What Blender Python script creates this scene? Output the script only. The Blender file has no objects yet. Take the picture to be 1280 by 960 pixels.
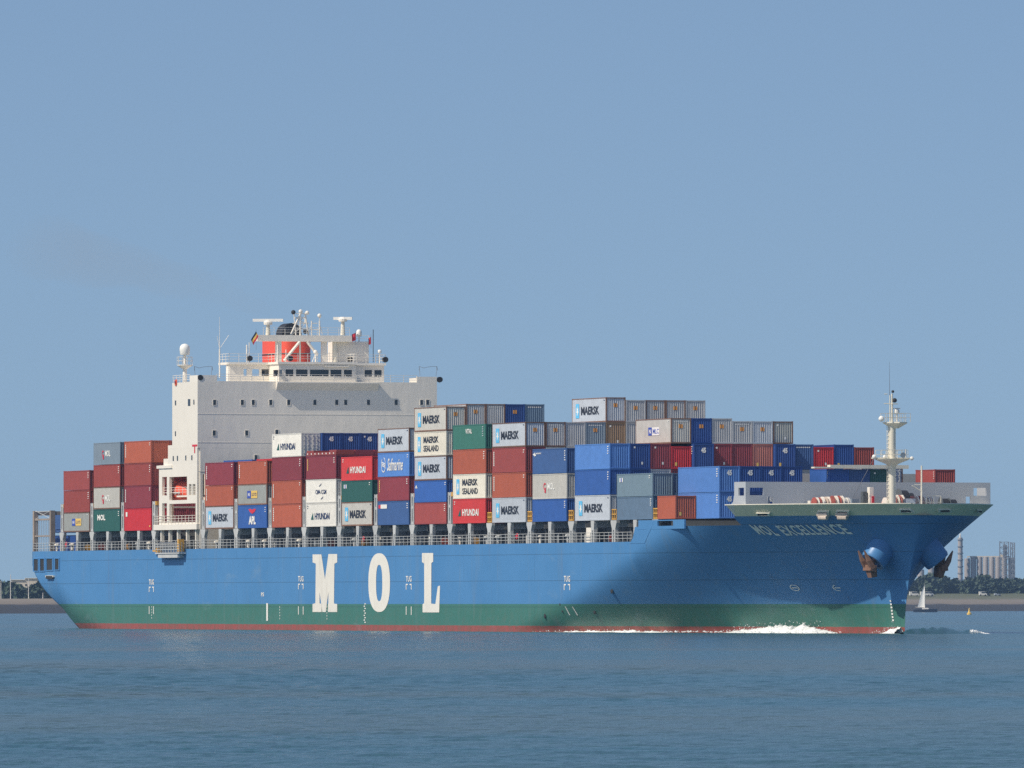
import bpy, bmesh, math, random
from mathutils import Vector, Matrix
from mathutils.geometry import tessellate_polygon
R = math.radians
random.seed(7)
sc = bpy.context.scene
C = sc.collection

# ------------------------------------------------------------------ camera, sky, sun, exposure
F, YH, EYE = 13627.13, 755.0, 3.0            # focal length and horizon row in 1280 px photo units, eye height
TH = R(18.65534)                              # heading of the ship against the line of sight
cam = bpy.data.cameras.new('camera'); co = bpy.data.objects.new('camera', cam); C.objects.link(co)
co.location = (0, 0, EYE); co.rotation_euler = (R(90), 0, 0)
cam.sensor_width = 36.0; cam.lens = F / 1280 * 36.0
cam.shift_y = (YH - 480) / 1280
cam.clip_start = 1.0; cam.clip_end = 60000
sc.camera = co
cth, sth = math.cos(TH), math.sin(TH)
OX = -59.69233 + cth * 16.08; OY = 1451.00265 + sth * 16.08
PHI = TH - R(90)
SHIP = Matrix.Translation((OX, OY, 0)) @ Matrix.Rotation(PHI, 4, 'Z')
SUN_L = Vector((0.145, -0.662, 0.730)).normalized()      # towards the sun, ship axes
SUN_W = SHIP.to_3x3() @ SUN_L
sun = bpy.data.lights.new('sun', 'SUN'); sun.energy = 4.4; sun.angle = R(0.5); sun.color = (1, .90, .755)
so = bpy.data.objects.new('sun', sun); C.objects.link(so)
so.rotation_euler = (-SUN_W).to_track_quat('-Z', 'Y').to_euler(); so.location = (-400, 300, 500)
w = bpy.data.worlds.new('World'); sc.world = w; w.use_nodes = True
nt = w.node_tree; bg = nt.nodes['Background']
sk = nt.nodes.new('ShaderNodeTexSky'); sk.sky_type = 'NISHITA'; sk.sun_disc = False
sk.sun_elevation = math.asin(SUN_W.z); sk.sun_rotation = math.atan2(SUN_W.x, SUN_W.y)
sk.air_density = 1.2; sk.dust_density = 1.7; sk.ozone_density = 4.0; sk.altitude = 0
tcw = nt.nodes.new('ShaderNodeTexCoord'); mpw = nt.nodes.new('ShaderNodeMapping'); mpw.inputs['Location'].default_value = (0, 0, .15); mpw.inputs['Scale'].default_value = (1, 1, 1.8)
nt.links.new(tcw.outputs['Generated'], mpw.inputs[0]); nt.links.new(mpw.outputs[0], sk.inputs[0])
nt.links.new(sk.outputs[0], bg.inputs[0]); bg.inputs[1].default_value = 0.123
sc.view_settings.view_transform = 'Standard'; sc.view_settings.look = 'None'
sc.view_settings.exposure = 0; sc.view_settings.gamma = 1; sc.view_settings.use_curve_mapping = False
sc.render.engine = 'CYCLES'
sc.cycles.use_denoising = False; sc.cycles.adaptive_threshold = .006; sc.cycles.caustics_reflective = False; sc.cycles.caustics_refractive = False
sc.cycles.max_bounces = 6; sc.cycles.diffuse_bounces = 3; sc.cycles.glossy_bounces = 3; sc.cycles.volume_bounces = 0
sc.cycles.sample_clamp_indirect = 4

# ------------------------------------------------------------------ helpers
def pix(s, v, z):
    x = OX + sth*s + cth*v; y = OY - cth*s + sth*v
    return 640 + F*x/y, YH - F*(z-EYE)/y
def side(px, py, v):                          # (s, z) on a fore-and-aft plane of the ship
    k = (px-640)/F
    s = (k*(OY+sth*v) - OX - cth*v) / (sth + k*cth)
    return s, EYE + (YH-py)*(OY - cth*s + sth*v)/F
def front(px, py, s):                         # (v, z) on a plane athwart the ship
    k = (px-640)/F
    v = (k*(OY-cth*s) - OX - sth*s) / (cth - k*sth)
    return v, EYE + (YH-py)*(OY - cth*s + sth*v)/F
def far(px, py, d):
    return Vector(((px-640)/F*d, d, EYE + (YH-py)*d/F))
def lin(r, g, b):
    f = lambda c: (c/255/12.92 if c/255 <= .04045 else ((c/255+.055)/1.055)**2.4)
    return (f(r), f(g), f(b))

class MB:
    def __init__(self): self.v = []; self.f = []; self.m = []; self.cur = 0
    def add(self, vs, fs):
        o = len(self.v); self.v += [tuple(p) for p in vs]
        for f in fs: self.f.append([i+o for i in f]); self.m.append(self.cur)
    def box(self, x0, x1, y0, y1, z0, z1):
        self.add([(x0,y0,z0),(x1,y0,z0),(x1,y1,z0),(x0,y1,z0),(x0,y0,z1),(x1,y0,z1),(x1,y1,z1),(x0,y1,z1)],
                 [(0,3,2,1),(4,5,6,7),(0,1,5,4),(1,2,6,5),(2,3,7,6),(3,0,4,7)]); return self
    def quad(self, a, b, c, d): self.add([a,b,c,d], [(0,1,2,3)]); return self
    def tube(self, p, q, r, r2=None, n=6, cap=True):
        p, q = Vector(p), Vector(q); d = q-p
        if d.length < 1e-6: return self
        r2 = r if r2 is None else r2
        a = d.orthogonal().normalized(); b = d.normalized().cross(a)
        vs = []
        for c, rr in ((p, r), (q, r2)):
            for i in range(n):
                t = 2*math.pi*i/n; vs.append(c + a*math.cos(t)*rr + b*math.sin(t)*rr)
        fs = [(i, (i+1)%n, n+(i+1)%n, n+i) for i in range(n)]
        if cap: fs += [tuple(range(n-1, -1, -1)), tuple(range(n, 2*n))]
        self.add(vs, fs); return self
    def path(self, pts, r, n=5):
        for a, b in zip(pts, pts[1:]): self.tube(a, b, r, n=n)
        return self
    def lathe(self, c, prof, n=16, axis='z', cap=True):           # prof: (radius, height)
        c = Vector(c); vs = []
        for r, h in prof:
            for i in range(n):
                t = 2*math.pi*i/n; a, b = r*math.cos(t), r*math.sin(t)
                vs.append(c + (Vector((a,b,h)) if axis == 'z' else Vector((h,a,b)) if axis == 'x' else Vector((a,h,b))))
        fs = []
        for k in range(len(prof)-1):
            for i in range(n): fs.append((k*n+i, k*n+(i+1)%n, (k+1)*n+(i+1)%n, (k+1)*n+i))
        if cap: fs += [tuple(range(n-1,-1,-1)), tuple(range((len(prof)-1)*n, len(prof)*n))]
        self.add(vs, fs); return self
    def ball(self, c, rx, ry=None, rz=None, n=12, m=8):
        ry = rx if ry is None else ry; rz = rx if rz is None else rz
        c = Vector(c); vs = []; fs = []
        for k in range(m+1):
            a = math.pi*k/m
            for i in range(n):
                t = 2*math.pi*i/n
                vs.append(c + Vector((rx*math.sin(a)*math.cos(t), ry*math.sin(a)*math.sin(t), -rz*math.cos(a))))
        for k in range(m):
            for i in range(n): fs.append((k*n+i, k*n+(i+1)%n, (k+1)*n+(i+1)%n, (k+1)*n+i))
        self.add(vs, fs); return self
    def prism(self, poly, a0, a1, plane='xz'):                      # polygon pulled along the third axis
        def P(u, w, t): return (u, t, w) if plane == 'xz' else (t, u, w) if plane == 'yz' else (u, w, t)
        n = len(poly)
        tri = tessellate_polygon([[Vector((u, w, 0)) for u, w in poly]])
        vs = [P(u, w, a0) for u, w in poly] + [P(u, w, a1) for u, w in poly]
        fs = [tuple(t) for t in tri] + [tuple(n+i for i in reversed(t)) for t in tri]
        fs += [(i, (i+1)%n, n+(i+1)%n, n+i) for i in range(n)]
        self.add(vs, fs); return self
    def flat(self, poly, fn):
        tri = tessellate_polygon([[Vector((u, w, 0)) for u, w in poly]])
        self.add([fn(u, w) for u, w in poly], [tuple(t) for t in tri]); return self
    def panel(self, u0, u1, w0, w1, holes, a0, a1, plane):          # wall with rectangular openings
        us = sorted({u0, u1, *[h[0] for h in holes], *[h[1] for h in holes]})
        ws = sorted({w0, w1, *[h[2] for h in holes], *[h[3] for h in holes]})
        us = [u for u in us if u0 <= u <= u1]; ws = [x for x in ws if w0 <= x <= w1]
        def P(u, w, t): return (u, t, w) if plane == 'xz' else (t, u, w)
        hole = lambda i, j: (i < 0 or j < 0 or i >= len(us)-1 or j >= len(ws)-1 or
            any(h[0] <= (us[i]+us[i+1])/2 <= h[1] and h[2] <= (ws[j]+ws[j+1])/2 <= h[3] for h in holes))
        for i in range(len(us)-1):
            for j in range(len(ws)-1):
                if hole(i, j): continue
                a, b, c, d = us[i], us[i+1], ws[j], ws[j+1]
                self.quad(P(a,c,a0), P(b,c,a0), P(b,d,a0), P(a,d,a0)); self.quad(P(a,d,a1), P(b,d,a1), P(b,c,a1), P(a,c,a1))
                if hole(i-1, j): self.quad(P(a,c,a0), P(a,d,a0), P(a,d,a1), P(a,c,a1))
                if hole(i+1, j): self.quad(P(b,c,a1), P(b,d,a1), P(b,d,a0), P(b,c,a0))
                if hole(i, j-1): self.quad(P(a,c,a1), P(b,c,a1), P(b,c,a0), P(a,c,a0))
                if hole(i, j+1): self.quad(P(a,d,a0), P(b,d,a0), P(b,d,a1), P(a,d,a1))
        return self
    def mesh(self, name, mats, smooth=False, fix=True):
        me = bpy.data.meshes.new(name); me.from_pydata(self.v, [], self.f)
        for m in (mats if isinstance(mats, (list, tuple)) else [mats]): me.materials.append(m)
        me.polygons.foreach_set('material_index', self.m)
        if fix:
            bm = bmesh.new(); bm.from_mesh(me); bmesh.ops.recalc_face_normals(bm, faces=bm.faces); bm.to_mesh(me); bm.free()
        if smooth:
            me.polygons.foreach_set('use_smooth', [True]*len(me.polygons))
            if smooth != True: me.set_sharp_from_angle(angle=R(smooth))
        me.update(); return me
    def build(self, name, mats, parent=None, smooth=False, fix=True):
        return link(name, self.mesh(name, mats, smooth, fix), parent)
def link(name, data, parent=None):
    o = bpy.data.objects.new(name, data); C.objects.link(o)
    if parent is not None: o.parent = parent
    return o
def thing(name, label, cat, M=None, group=None):
    o = bpy.data.objects.new(name, None); C.objects.link(o); o.empty_display_size = 1
    if M is not None: o.matrix_world = M
    return tag(o, label, cat, group)
def tag(o, label=None, cat=None, group=None, kind=None):
    for k, x in (('label', label), ('category', cat), ('group', group), ('kind', kind)):
        if x: o[k] = x
    return o

def material(name, col, rough=.5, metal=0.0, var=.12, scale=.6, rust=0.0, streak=0.0, spec=.5, coat=None):
    m = bpy.data.materials.new(name); m.use_nodes = True; t = m.node_tree; L = t.links.new
    b = t.nodes['Principled BSDF']; b.inputs['Roughness'].default_value = rough; b.inputs['Metallic'].default_value = metal
    b.inputs['Specular IOR Level'].default_value = spec
    if var <= 0 and not rust: b.inputs['Base Color'].default_value = (*col, 1); return m
    tc = t.nodes.new('ShaderNodeTexCoord'); oi = t.nodes.new('ShaderNodeObjectInfo')
    ad = t.nodes.new('ShaderNodeVectorMath'); ad.operation = 'ADD'
    sc_ = t.nodes.new('ShaderNodeVectorMath'); sc_.operation = 'SCALE'; sc_.inputs[0].default_value = (37, 91, 53)
    L(oi.outputs['Random'], sc_.inputs['Scale']); L(tc.outputs['Object'], ad.inputs[0]); L(sc_.outputs[0], ad.inputs[1])
    n = t.nodes.new('ShaderNodeTexNoise'); n.inputs['Scale'].default_value = scale; n.inputs['Detail'].default_value = 6; n.inputs['Roughness'].default_value = .62
    L(ad.outputs[0], n.inputs['Vector'])
    mr = t.nodes.new('ShaderNodeMapRange'); mr.inputs[1].default_value = .25; mr.inputs[2].default_value = .75
    mr.inputs[3].default_value = 1-var; mr.inputs[4].default_value = 1+var; L(n.outputs[0], mr.inputs[0])
    # a value of its own for every object
    ov = t.nodes.new('ShaderNodeMapRange'); ov.inputs[3].default_value = 1-var*.8; ov.inputs[4].default_value = 1+var*.8; L(oi.outputs['Random'], ov.inputs[0])
    mu = t.nodes.new('ShaderNodeMath'); mu.operation = 'MULTIPLY'; L(mr.outputs[0], mu.inputs[0]); L(ov.outputs[0], mu.inputs[1])
    cs = t.nodes.new('ShaderNodeVectorMath'); cs.operation = 'SCALE'; cs.inputs[0].default_value = col; L(mu.outputs[0], cs.inputs['Scale'])
    out = cs.outputs[0]
    if rust or streak:
        mp = t.nodes.new('ShaderNodeMapping'); mp.inputs['Scale'].default_value = (2.2, 2.2, .22); L(ad.outputs[0], mp.inputs[0])
        n2 = t.nodes.new('ShaderNodeTexNoise'); n2.inputs['Scale'].default_value = 1.0; n2.inputs['Detail'].default_value = 7; n2.inputs['Roughness'].default_value = .7
        L(mp.outputs[0], n2.inputs['Vector'])
        r = t.nodes.new('ShaderNodeMapRange'); r.inputs[1].default_value = .56; r.inputs[2].default_value = .74; r.inputs[3].default_value = 0; r.inputs[4].default_value = max(rust, streak)
        L(n2.outputs[0], r.inputs[0])
        mx = t.nodes.new('ShaderNodeMix'); mx.data_type = 'RGBA'; L(r.outputs[0], mx.inputs[0]); L(out, mx.inputs[6])
        mx.inputs[7].default_value = (.13, .055, .03, 1) if rust else (.18, .17, .15, 1); out = mx.outputs[2]
    L(out, b.inputs['Base Color'])
    return m
M = {}
for nm, c, kw in (
    ('white', (.74,.72,.66), dict(rust=.12)), ('cream', (.70,.66,.56), dict(rust=.3)), ('ltgrey', (.47,.51,.56), dict(rust=.12)),
    ('beige', (.50,.49,.45), dict(rust=.25)), ('grey', (.30,.315,.30), dict(rust=.35)), ('bluegrey', (.21,.27,.33), dict(rust=.2)),
    ('slate', (.12,.19,.28), dict(rust=.2)), ('teal', (.17,.25,.31), dict(rust=.2)),
    ('maroon', (.235,.034,.046), dict(rust=.15)), ('brown', (.29,.052,.040), dict(rust=.2)), ('brick', (.32,.060,.052), dict(rust=.2)),
    ('orange', (.405,.098,.050), dict(rust=.2)), ('red', (.50,.022,.030), dict(rust=.08)), ('scarlet', (.58,.042,.040), dict(rust=.08)),
    ('pink', (.42,.15,.12), dict(rust=.15)), ('blue', (.030,.110,.375), dict(rust=.08)), ('navy', (.04,.10,.26), dict(rust=.12)),
    ('royal', (.012,.058,.24), dict(rust=.1)), ('ltblue', (.085,.22,.55), dict(rust=.1)), ('dkgreen', (.018,.10,.085), dict(rust=.12)),
    ('green', (.04,.17,.13), dict(rust=.12)), ('rustgrey', (.42,.43,.44), dict(rust=.35)), ('tan', (.26,.17,.10), dict(rust=.6)),
):
    M[nm] = material('paint_'+nm, c, .55, var=.10, scale=.8, **kw)
M['rustframe'] = material('rusty_frame', (.20,.11,.075), .8, var=.3, scale=2, rust=.6)
M['rustframe2'] = material('stained_steel', (.30,.25,.21), .7, var=.25, scale=1.2, rust=.5)
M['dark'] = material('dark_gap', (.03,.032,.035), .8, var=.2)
M['lwhite'] = material('letter_white', (.80,.79,.74), .6, var=.04)
M['lblack'] = material('letter_black', (.02,.025,.04), .6, var=.04)
M['lnavy'] = material('letter_navy', (.03,.05,.13), .6, var=.04)
M['lblue'] = material('letter_skyblue', (.12,.50,.80), .5, var=.04)
M['lyellow'] = material('letter_yellow', (.78,.52,.12), .5, var=.04)
M['lred'] = material('letter_red', (.65,.03,.05), .5, var=.04)
M['lroyal'] = material('letter_royal', (.04,.08,.40), .5, var=.04)
M['lorange'] = material('hazard_orange', (.70,.30,.06), .6, var=.1)
M['ship_white'] = material('ship_white', (.82,.77,.675), .45, var=.035, scale=.25, streak=.08)
M['ship_grey'] = material('ship_grey', (.46,.47,.47), .5, var=.06, scale=.4, rust=.15)
M['post_grey'] = material('post_grey', (.50,.51,.50), .55, var=.10, scale=.7, rust=.4)
M['deck_dark'] = material('deck_dark', (.09,.105,.115), .7, var=.2, scale=.5, rust=.2)
M['coaming'] = material('coaming_paint', (.23,.25,.265), .6, var=.15, scale=.5, rust=.25)
def plating(m, scale, dist, sv):
    t = m.node_tree; L = t.links.new; b = t.nodes['Principled BSDF']; tc = t.nodes.new('ShaderNodeTexCoord'); mp = t.nodes.new('ShaderNodeMapping'); mp.inputs['Scale'].default_value = sv
    n = t.nodes.new('ShaderNodeTexNoise'); n.inputs['Scale'].default_value = scale; n.inputs['Detail'].default_value = 2; L(tc.outputs['Object'], mp.inputs[0]); L(mp.outputs[0], n.inputs['Vector'])
    bp = t.nodes.new('ShaderNodeBump'); bp.inputs['Distance'].default_value = dist; bp.inputs['Strength'].default_value = 1.0; L(n.outputs[0], bp.inputs['Height']); L(bp.outputs[0], b.inputs['Normal'])
plating(M['ship_white'], .7, .045, (1, 1, .45))
M['glass'] = material('window_glass', (.012,.016,.022), .08, var=0, spec=.8)
M['funnel_red'] = material('funnel_red', (.80,.095,.05), .5, var=.05, scale=.3)
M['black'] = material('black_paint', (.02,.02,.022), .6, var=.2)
M['mast_cream'] = material('mast_cream', (.74,.70,.58), .5, var=.05, scale=.6, rust=.15)
M['yellow'] = material('safety_yellow', (.66,.36,.06), .6, var=.15, rust=.3)
M['lifeorange'] = material('lifeboat_orange', (.72,.10,.045), .45, var=.05)
M['anchor'] = material('anchor_rust', (.17,.090,.058), .85, var=.3, scale=1.5, rust=.4)
M['hull_blue_plain'] = material('hull_blue_plain', (.070,.225,.465), .4, var=.05)
M['rope'] = material('rope_pale', (.60,.50,.42), .9, var=.2, scale=2)
M['winch_red'] = material('winch_red', (.35,.08,.06), .6, var=.2, scale=2)

_txt = {}
def text_mesh(body, bold=.012, shear=0.0, space=1.0):
    """Flat outline triangles of a word, fitted to the unit square."""
    k = (body, bold, shear, space)
    if k in _txt: return _txt[k]
    cu = bpy.data.curves.new('word', 'FONT'); cu.body = body; cu.offset = bold; cu.shear = shear; cu.space_character = space; cu.resolution_u = 2
    o = bpy.data.objects.new('word', cu); C.objects.link(o)
    dg = bpy.context.evaluated_depsgraph_get(); dg.update()
    me = bpy.data.meshes.new_from_object(o.evaluated_get(dg))
    vs = [(v.co.x, v.co.y) for v in me.vertices]; fs = [list(p.vertices) for p in me.polygons]
    bpy.data.objects.remove(o); bpy.data.curves.remove(cu); bpy.data.meshes.remove(me)
    x0, x1 = min(v[0] for v in vs), max(v[0] for v in vs); y0, y1 = min(v[1] for v in vs), max(v[1] for v in vs)
    vs = [((a-x0)/(x1-x0), (b-y0)/(y1-y0)) for a, b in vs]
    _txt[k] = (vs, fs); return _txt[k]
def put_text(mb, body, u0, u1, w0, w1, fn, bold=.012, shear=0.0):
    vs, fs = text_mesh(body, bold, shear)
    mb.add([fn(u0+a*(u1-u0), w0+b*(w1-w0)) for a, b in vs], fs)

# ------------------------------------------------------------------ sea
def sea_material():
    m = bpy.data.materials.new('sea_water'); m.use_nodes = True; t = m.node_tree; L = t.links.new
    b = t.nodes['Principled BSDF']; b.inputs['Roughness'].default_value = .16; b.inputs['IOR'].default_value = 1.333
    tc = t.nodes.new('ShaderNodeTexCoord')
    def noise(scale, stretch, detail=4, rough=.6):
        mp = t.nodes.new('ShaderNodeMapping'); mp.inputs['Scale'].default_value = (stretch[0], stretch[1], 1); mp.inputs['Rotation'].default_value = (0, 0, R(stretch[2]))
        n = t.nodes.new('ShaderNodeTexNoise'); n.inputs['Scale'].default_value = scale; n.inputs['Detail'].default_value = detail; n.inputs['Roughness'].default_value = rough
        L(tc.outputs['Object'], mp.inputs[0]); L(mp.outputs[0], n.inputs['Vector']); return n
    n1 = noise(2.2, (.8, 1, 12), 4, .6); n2 = noise(7.0, (.8, 1, -20), 3, .6)
    def madd(a, ka, c=None):
        q = t.nodes.new('ShaderNodeMath'); q.operation = 'MULTIPLY_ADD'; L(a, q.inputs[0]); q.inputs[1].default_value = ka
        if c is not None: L(c, q.inputs[2])
        else: q.inputs[2].default_value = 0
        return q.outputs[0]
    h = madd(n1.outputs[0], .50, madd(n2.outputs[0], .22))
    bp = t.nodes.new('ShaderNodeBump'); bp.inputs['Distance'].default_value = .42; bp.inputs['Strength'].default_value = .8
    L(h, bp.inputs['Height']); L(bp.outputs[0], b.inputs['Normal'])
    big = noise(.012, (.35, 1, 3), 4, .6)          # drifts of silt in the estuary
    mx = t.nodes.new('ShaderNodeMix'); mx.data_type = 'RGBA'
    r = t.nodes.new('ShaderNodeMapRange'); r.inputs[1].default_value = .4; r.inputs[2].default_value = .62; L(big.outputs[0], r.inputs[0]); L(r.outputs[0], mx.inputs[0])
    mx.inputs[6].default_value = (.030, .100, .128, 1); mx.inputs[7].default_value = (.060, .098, .092, 1)
    L(mx.outputs[2], b.inputs['Base Color'])
    return m
M['sea'] = sea_material()
import numpy as np
SEA_Z = -.24                                  # water level on the draught marks
def build_sea():
    """One sheet to the far shore; between the camera's bank and the ship it carries wind waves, finer the nearer."""
    ys = [140.0]
    while ys[-1] < 1650: ys.append(ys[-1] + .09 + (ys[-1]/200)**2*.075)
    ys = np.array(ys); nx = 560; u = np.linspace(-1, 1, nx); slope = .068
    X = (ys[:,None]*slope)*u[None,:]; Y = np.repeat(ys[:,None], nx, 1)
    rng = np.random.default_rng(5); Z = np.zeros_like(X); step = np.gradient(ys)[:,None]; stx = (ys*slope*2/nx)[:,None]
    gx = np.zeros_like(X)
    for _ in range(26):
        k = 2*np.pi/rng.uniform(40, 260); a = rng.uniform(0, 2*np.pi); gx += np.sin(k*(X*math.cos(a)*1.5 + Y*math.sin(a)*.6) + rng.uniform(0, 6.28))
    gust = 1 + .34*gx/ (26**.5/1.41)
    gust = np.clip(gust, .35, 1.7)
    for lam in np.geomspace(.32, 5.5, 80):
        a = R(245) + rng.normal(0, 1.15); k = 2*np.pi/lam; amp = .0021*lam**.78*rng.uniform(.6, 1.35)
        fade = np.clip((lam/step - .8)/.9, 0, 1)*np.clip((lam/stx - 2.0)/2.0, 0, 1)
        Z += fade*amp*np.sin(k*(X*math.cos(a) + Y*math.sin(a)) + rng.uniform(0, 6.28))
    edge = np.clip((1-np.abs(u))/.04, 0, 1)[None,:]*np.clip((ys-140)/6, 0, 1)[:,None]*np.clip((1650-ys)/300, 0, 1)[:,None]
    Z = (Z*gust)*edge + SEA_Z
    ny = len(ys); co_ = np.stack([X, Y, Z], -1).reshape(-1, 3)
    idx = np.arange(ny*nx).reshape(ny, nx); q = np.stack([idx[:-1,:-1], idx[:-1,1:], idx[1:,1:], idx[1:,:-1]], -1).reshape(-1, 4)
    y0, y1 = float(ys[0]), float(ys[-1]); x0, x1 = y0*slope, y1*slope; n0 = len(co_)
    ex = np.array([(-2500,-200,SEA_Z),(2500,-200,SEA_Z),(2500,y0,SEA_Z),(-2500,y0,SEA_Z),(-2500,y1,SEA_Z),(2500,y1,SEA_Z),(2500,9000,SEA_Z),(-2500,9000,SEA_Z)], float)
    co_ = np.concatenate([co_, ex]); c = [int(idx[0,0]), int(idx[0,-1]), int(idx[-1,-1]), int(idx[-1,0])]
    big = [(n0, n0+1, n0+2, n0+3), (n0+3, c[0], c[3], n0+4), (c[1], n0+2, n0+5, c[2]), (n0+4, n0+5, n0+6, n0+7)]
    q = np.concatenate([q, np.array(big)])
    me = bpy.data.meshes.new('sea'); me.vertices.add(len(co_)); me.vertices.foreach_set('co', co_.ravel())
    me.loops.add(q.size); me.loops.foreach_set('vertex_index', q.ravel().astype(np.int32))
    me.polygons.add(len(q)); me.polygons.foreach_set('loop_start', np.arange(0, q.size, 4, dtype=np.int32))
    me.polygons.foreach_set('use_smooth', np.ones(len(q), bool)); me.materials.append(M['sea']); me.update(calc_edges=True); me.validate()
    o = link('sea', me); tag(o, kind='structure')
build_sea()

# ------------------------------------------------------------------ far shore
SA = Vector((-174, 3700, 0)); SB = Vector((237, 5050, 0)); SD = (SB-SA).normalized(); SN = Vector((-SD.y, SD.x, 0)); SL = (SB-SA).length
def shore(t, inland, z=0.0): return SA + SD*(t*SL) + SN*inland + Vector((0, 0, z))
def shore_at(px, inland):
    """Point of the shore seen in that column, so far inland."""
    k = (px-640)/F; base = SA + SN*inland
    a = (k*base.y - base.x)/(SD.x - k*SD.y); return a/SL
def land_z(t, i):
    top = 4.6 + 2.6*min(max(t, 0), 1.2)
    back = top + .5 if t > .35 else 2.6
    pts = [(-60, -3), (0, 0), (16, 2.9), (18, 3.1), (48, top), (66, back), (4000, back)]
    for (a, za), (b, zb) in zip(pts, pts[1:]):
        if i <= b: return za + (zb-za)*(i-a)/(b-a)
    return pts[-1][1]
def shore_material():
    m = bpy.data.materials.new('shore_ground'); m.use_nodes = True; t = m.node_tree; L = t.links.new
    b = t.nodes['Principled BSDF']; b.inputs['Roughness'].default_value = .9
    tc = t.nodes.new('ShaderNodeTexCoord'); sx = t.nodes.new('ShaderNodeSeparateXYZ'); L(tc.outputs['Object'], sx.inputs[0])
    n = t.nodes.new('ShaderNodeTexNoise'); n.inputs['Scale'].default_value = .06; n.inputs['Detail'].default_value = 6; L(tc.outputs['Object'], n.inputs['Vector'])
    ma = t.nodes.new('ShaderNodeMath'); ma.operation = 'MULTIPLY_ADD'; L(n.outputs[0], ma.inputs[0]); ma.inputs[1].default_value = 1.6; L(sx.outputs[2], ma.inputs[2])
    cr = t.nodes.new('ShaderNodeValToRGB'); mr = t.nodes.new('ShaderNodeMapRange'); mr.inputs[1].default_value = 0; mr.inputs[2].default_value = 8.5
    L(ma.outputs[0], mr.inputs[0]); L(mr.outputs[0], cr.inputs[0])
    e = cr.color_ramp.elements; e[0].position = .0; e[0].color = (.030,.030,.032,1); e[1].position = 1; e[1].color = (.10,.11,.045,1)
    for p, c in ((.40, (.040,.040,.042)), (.47, (.20,.165,.125)), (.66, (.225,.19,.145)), (.76, (.13,.13,.075))):
        x = e.new(p); x.color = (*c, 1)
    L(cr.outputs[0], b.inputs['Base Color']); return m
M['shore'] = shore_material()
ins = [-60, 0, 8, 16, 17, 18, 30, 48, 66, 400, 2500]; ts = [-.35 + .05*i for i in range(40)]
mb = MB(); mb.add([shore(t, i, land_z(t, i)) for t in ts for i in ins],
    [(a*len(ins)+b, (a+1)*len(ins)+b, (a+1)*len(ins)+b+1, a*len(ins)+b+1) for a in range(len(ts)-1) for b in range(len(ins)-1)])
tag(mb.build('beach', M['shore'], smooth=True), kind='structure')

M['leaf'] = material('leaf', (.034,.055,.032), .8, var=.5, scale=.12)
def leaf_mass(mb, c, rx, rz, n, q=.75):
    for _ in range(n):
        d = Vector((random.gauss(0,1), random.gauss(0,1), random.gauss(0,1))).normalized()
        p = c + Vector((d.x*rx, d.y*rx, d.z*rz))*random.uniform(.55, 1.08)
        a = Vector((random.gauss(0,1), random.gauss(0,1), random.gauss(0,1))).normalized(); b = a.orthogonal().normalized()*q*random.uniform(.6,1.3); a = a*q*random.uniform(.6,1.3)
        mb.quad(p-a-b, p+a-b, p+a+b, p-a+b)
def wood(px0, px1, step, top, name, label, near=60):
    mb = MB(); px = px0
    while px < px1:
        i = random.uniform(near, near+60); t = shore_at(px, i); g = shore(t, i, land_z(t, i)); d = g.y
        h = (YH - top(px) + random.uniform(-5, 4))*d/F + EYE - g.z
        h = max(h, 4); r = random.uniform(.38, .58)*h
        for k in range(3):
            leaf_mass(mb, g + Vector((random.uniform(-.4,.4)*r, random.uniform(-1,1)*r, h*(.25+.22*k))), r*(1-.2*k), h*(.30 if k else .36), 130)
        mb.tube(g, g+Vector((0,0,h*.6)), .25)
        px += step*random.uniform(.6, 1.4)
    tag(mb.build(name, M['leaf'], fix=False), label, 'woods', kind='stuff')
wood(-60, 150, 1.9, lambda x: 733 - 3*math.sin(x*.13), 'woods', 'dark trees along the far shore behind the stern of the ship', 86)
wood(1085, 1345, 2.6, lambda x: 722 + 5*math.sin(x*.09) + (5 if 1230 < x < 1262 else 0), 'woods', 'dark green trees along the far shore below the silos')

# pale building left of the stern
def fbox(mb, px0, px1, py0, py1, d, depth):
    a = far(px0, py1, d); b = far(px1, py0, d); mb.box(a.x, b.x, d, d+depth, a.z, b.z)
M['pale_wall'] = material('pale_wall', (.66,.58,.47), .8, var=.1, scale=.05)
M['concrete'] = material('silo_concrete', (.36,.33,.315), .85, var=.12, scale=.05)
M['steel'] = material('steel_frame', (.22,.24,.27), .6, var=.1)
d = 4300
t = thing('waterfront_building', 'long pale flat roofed building above the trees behind the stern', 'building', Matrix.Translation(far(30, 745, d)))
def rel(mb, o):
    l = o.matrix_world.translation if o.matrix_world.translation.length else o.location
    mb.v = [tuple(Vector(p)-o.location) for p in mb.v]; return mb
mb = MB(); fbox(mb, 14, 31, 725, 752, d, 14); fbox(mb, 31, 54, 723, 752, d, 16); rel(mb, t).build('wall', M['pale_wall'], t)
mb = MB(); fbox(mb, 13.5, 31, 724.4, 725, d-.5, 15); fbox(mb, 30.5, 54.5, 722.4, 723, d-.5, 17); rel(mb, t).build('roof', M['white'], t)
for k in range(5):
    mb = MB(); fbox(mb, 17+k*7.2, 19+k*7.2, 730, 732, d-.15, .1); rel(mb, t).build('window', M['glass'], t)

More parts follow.
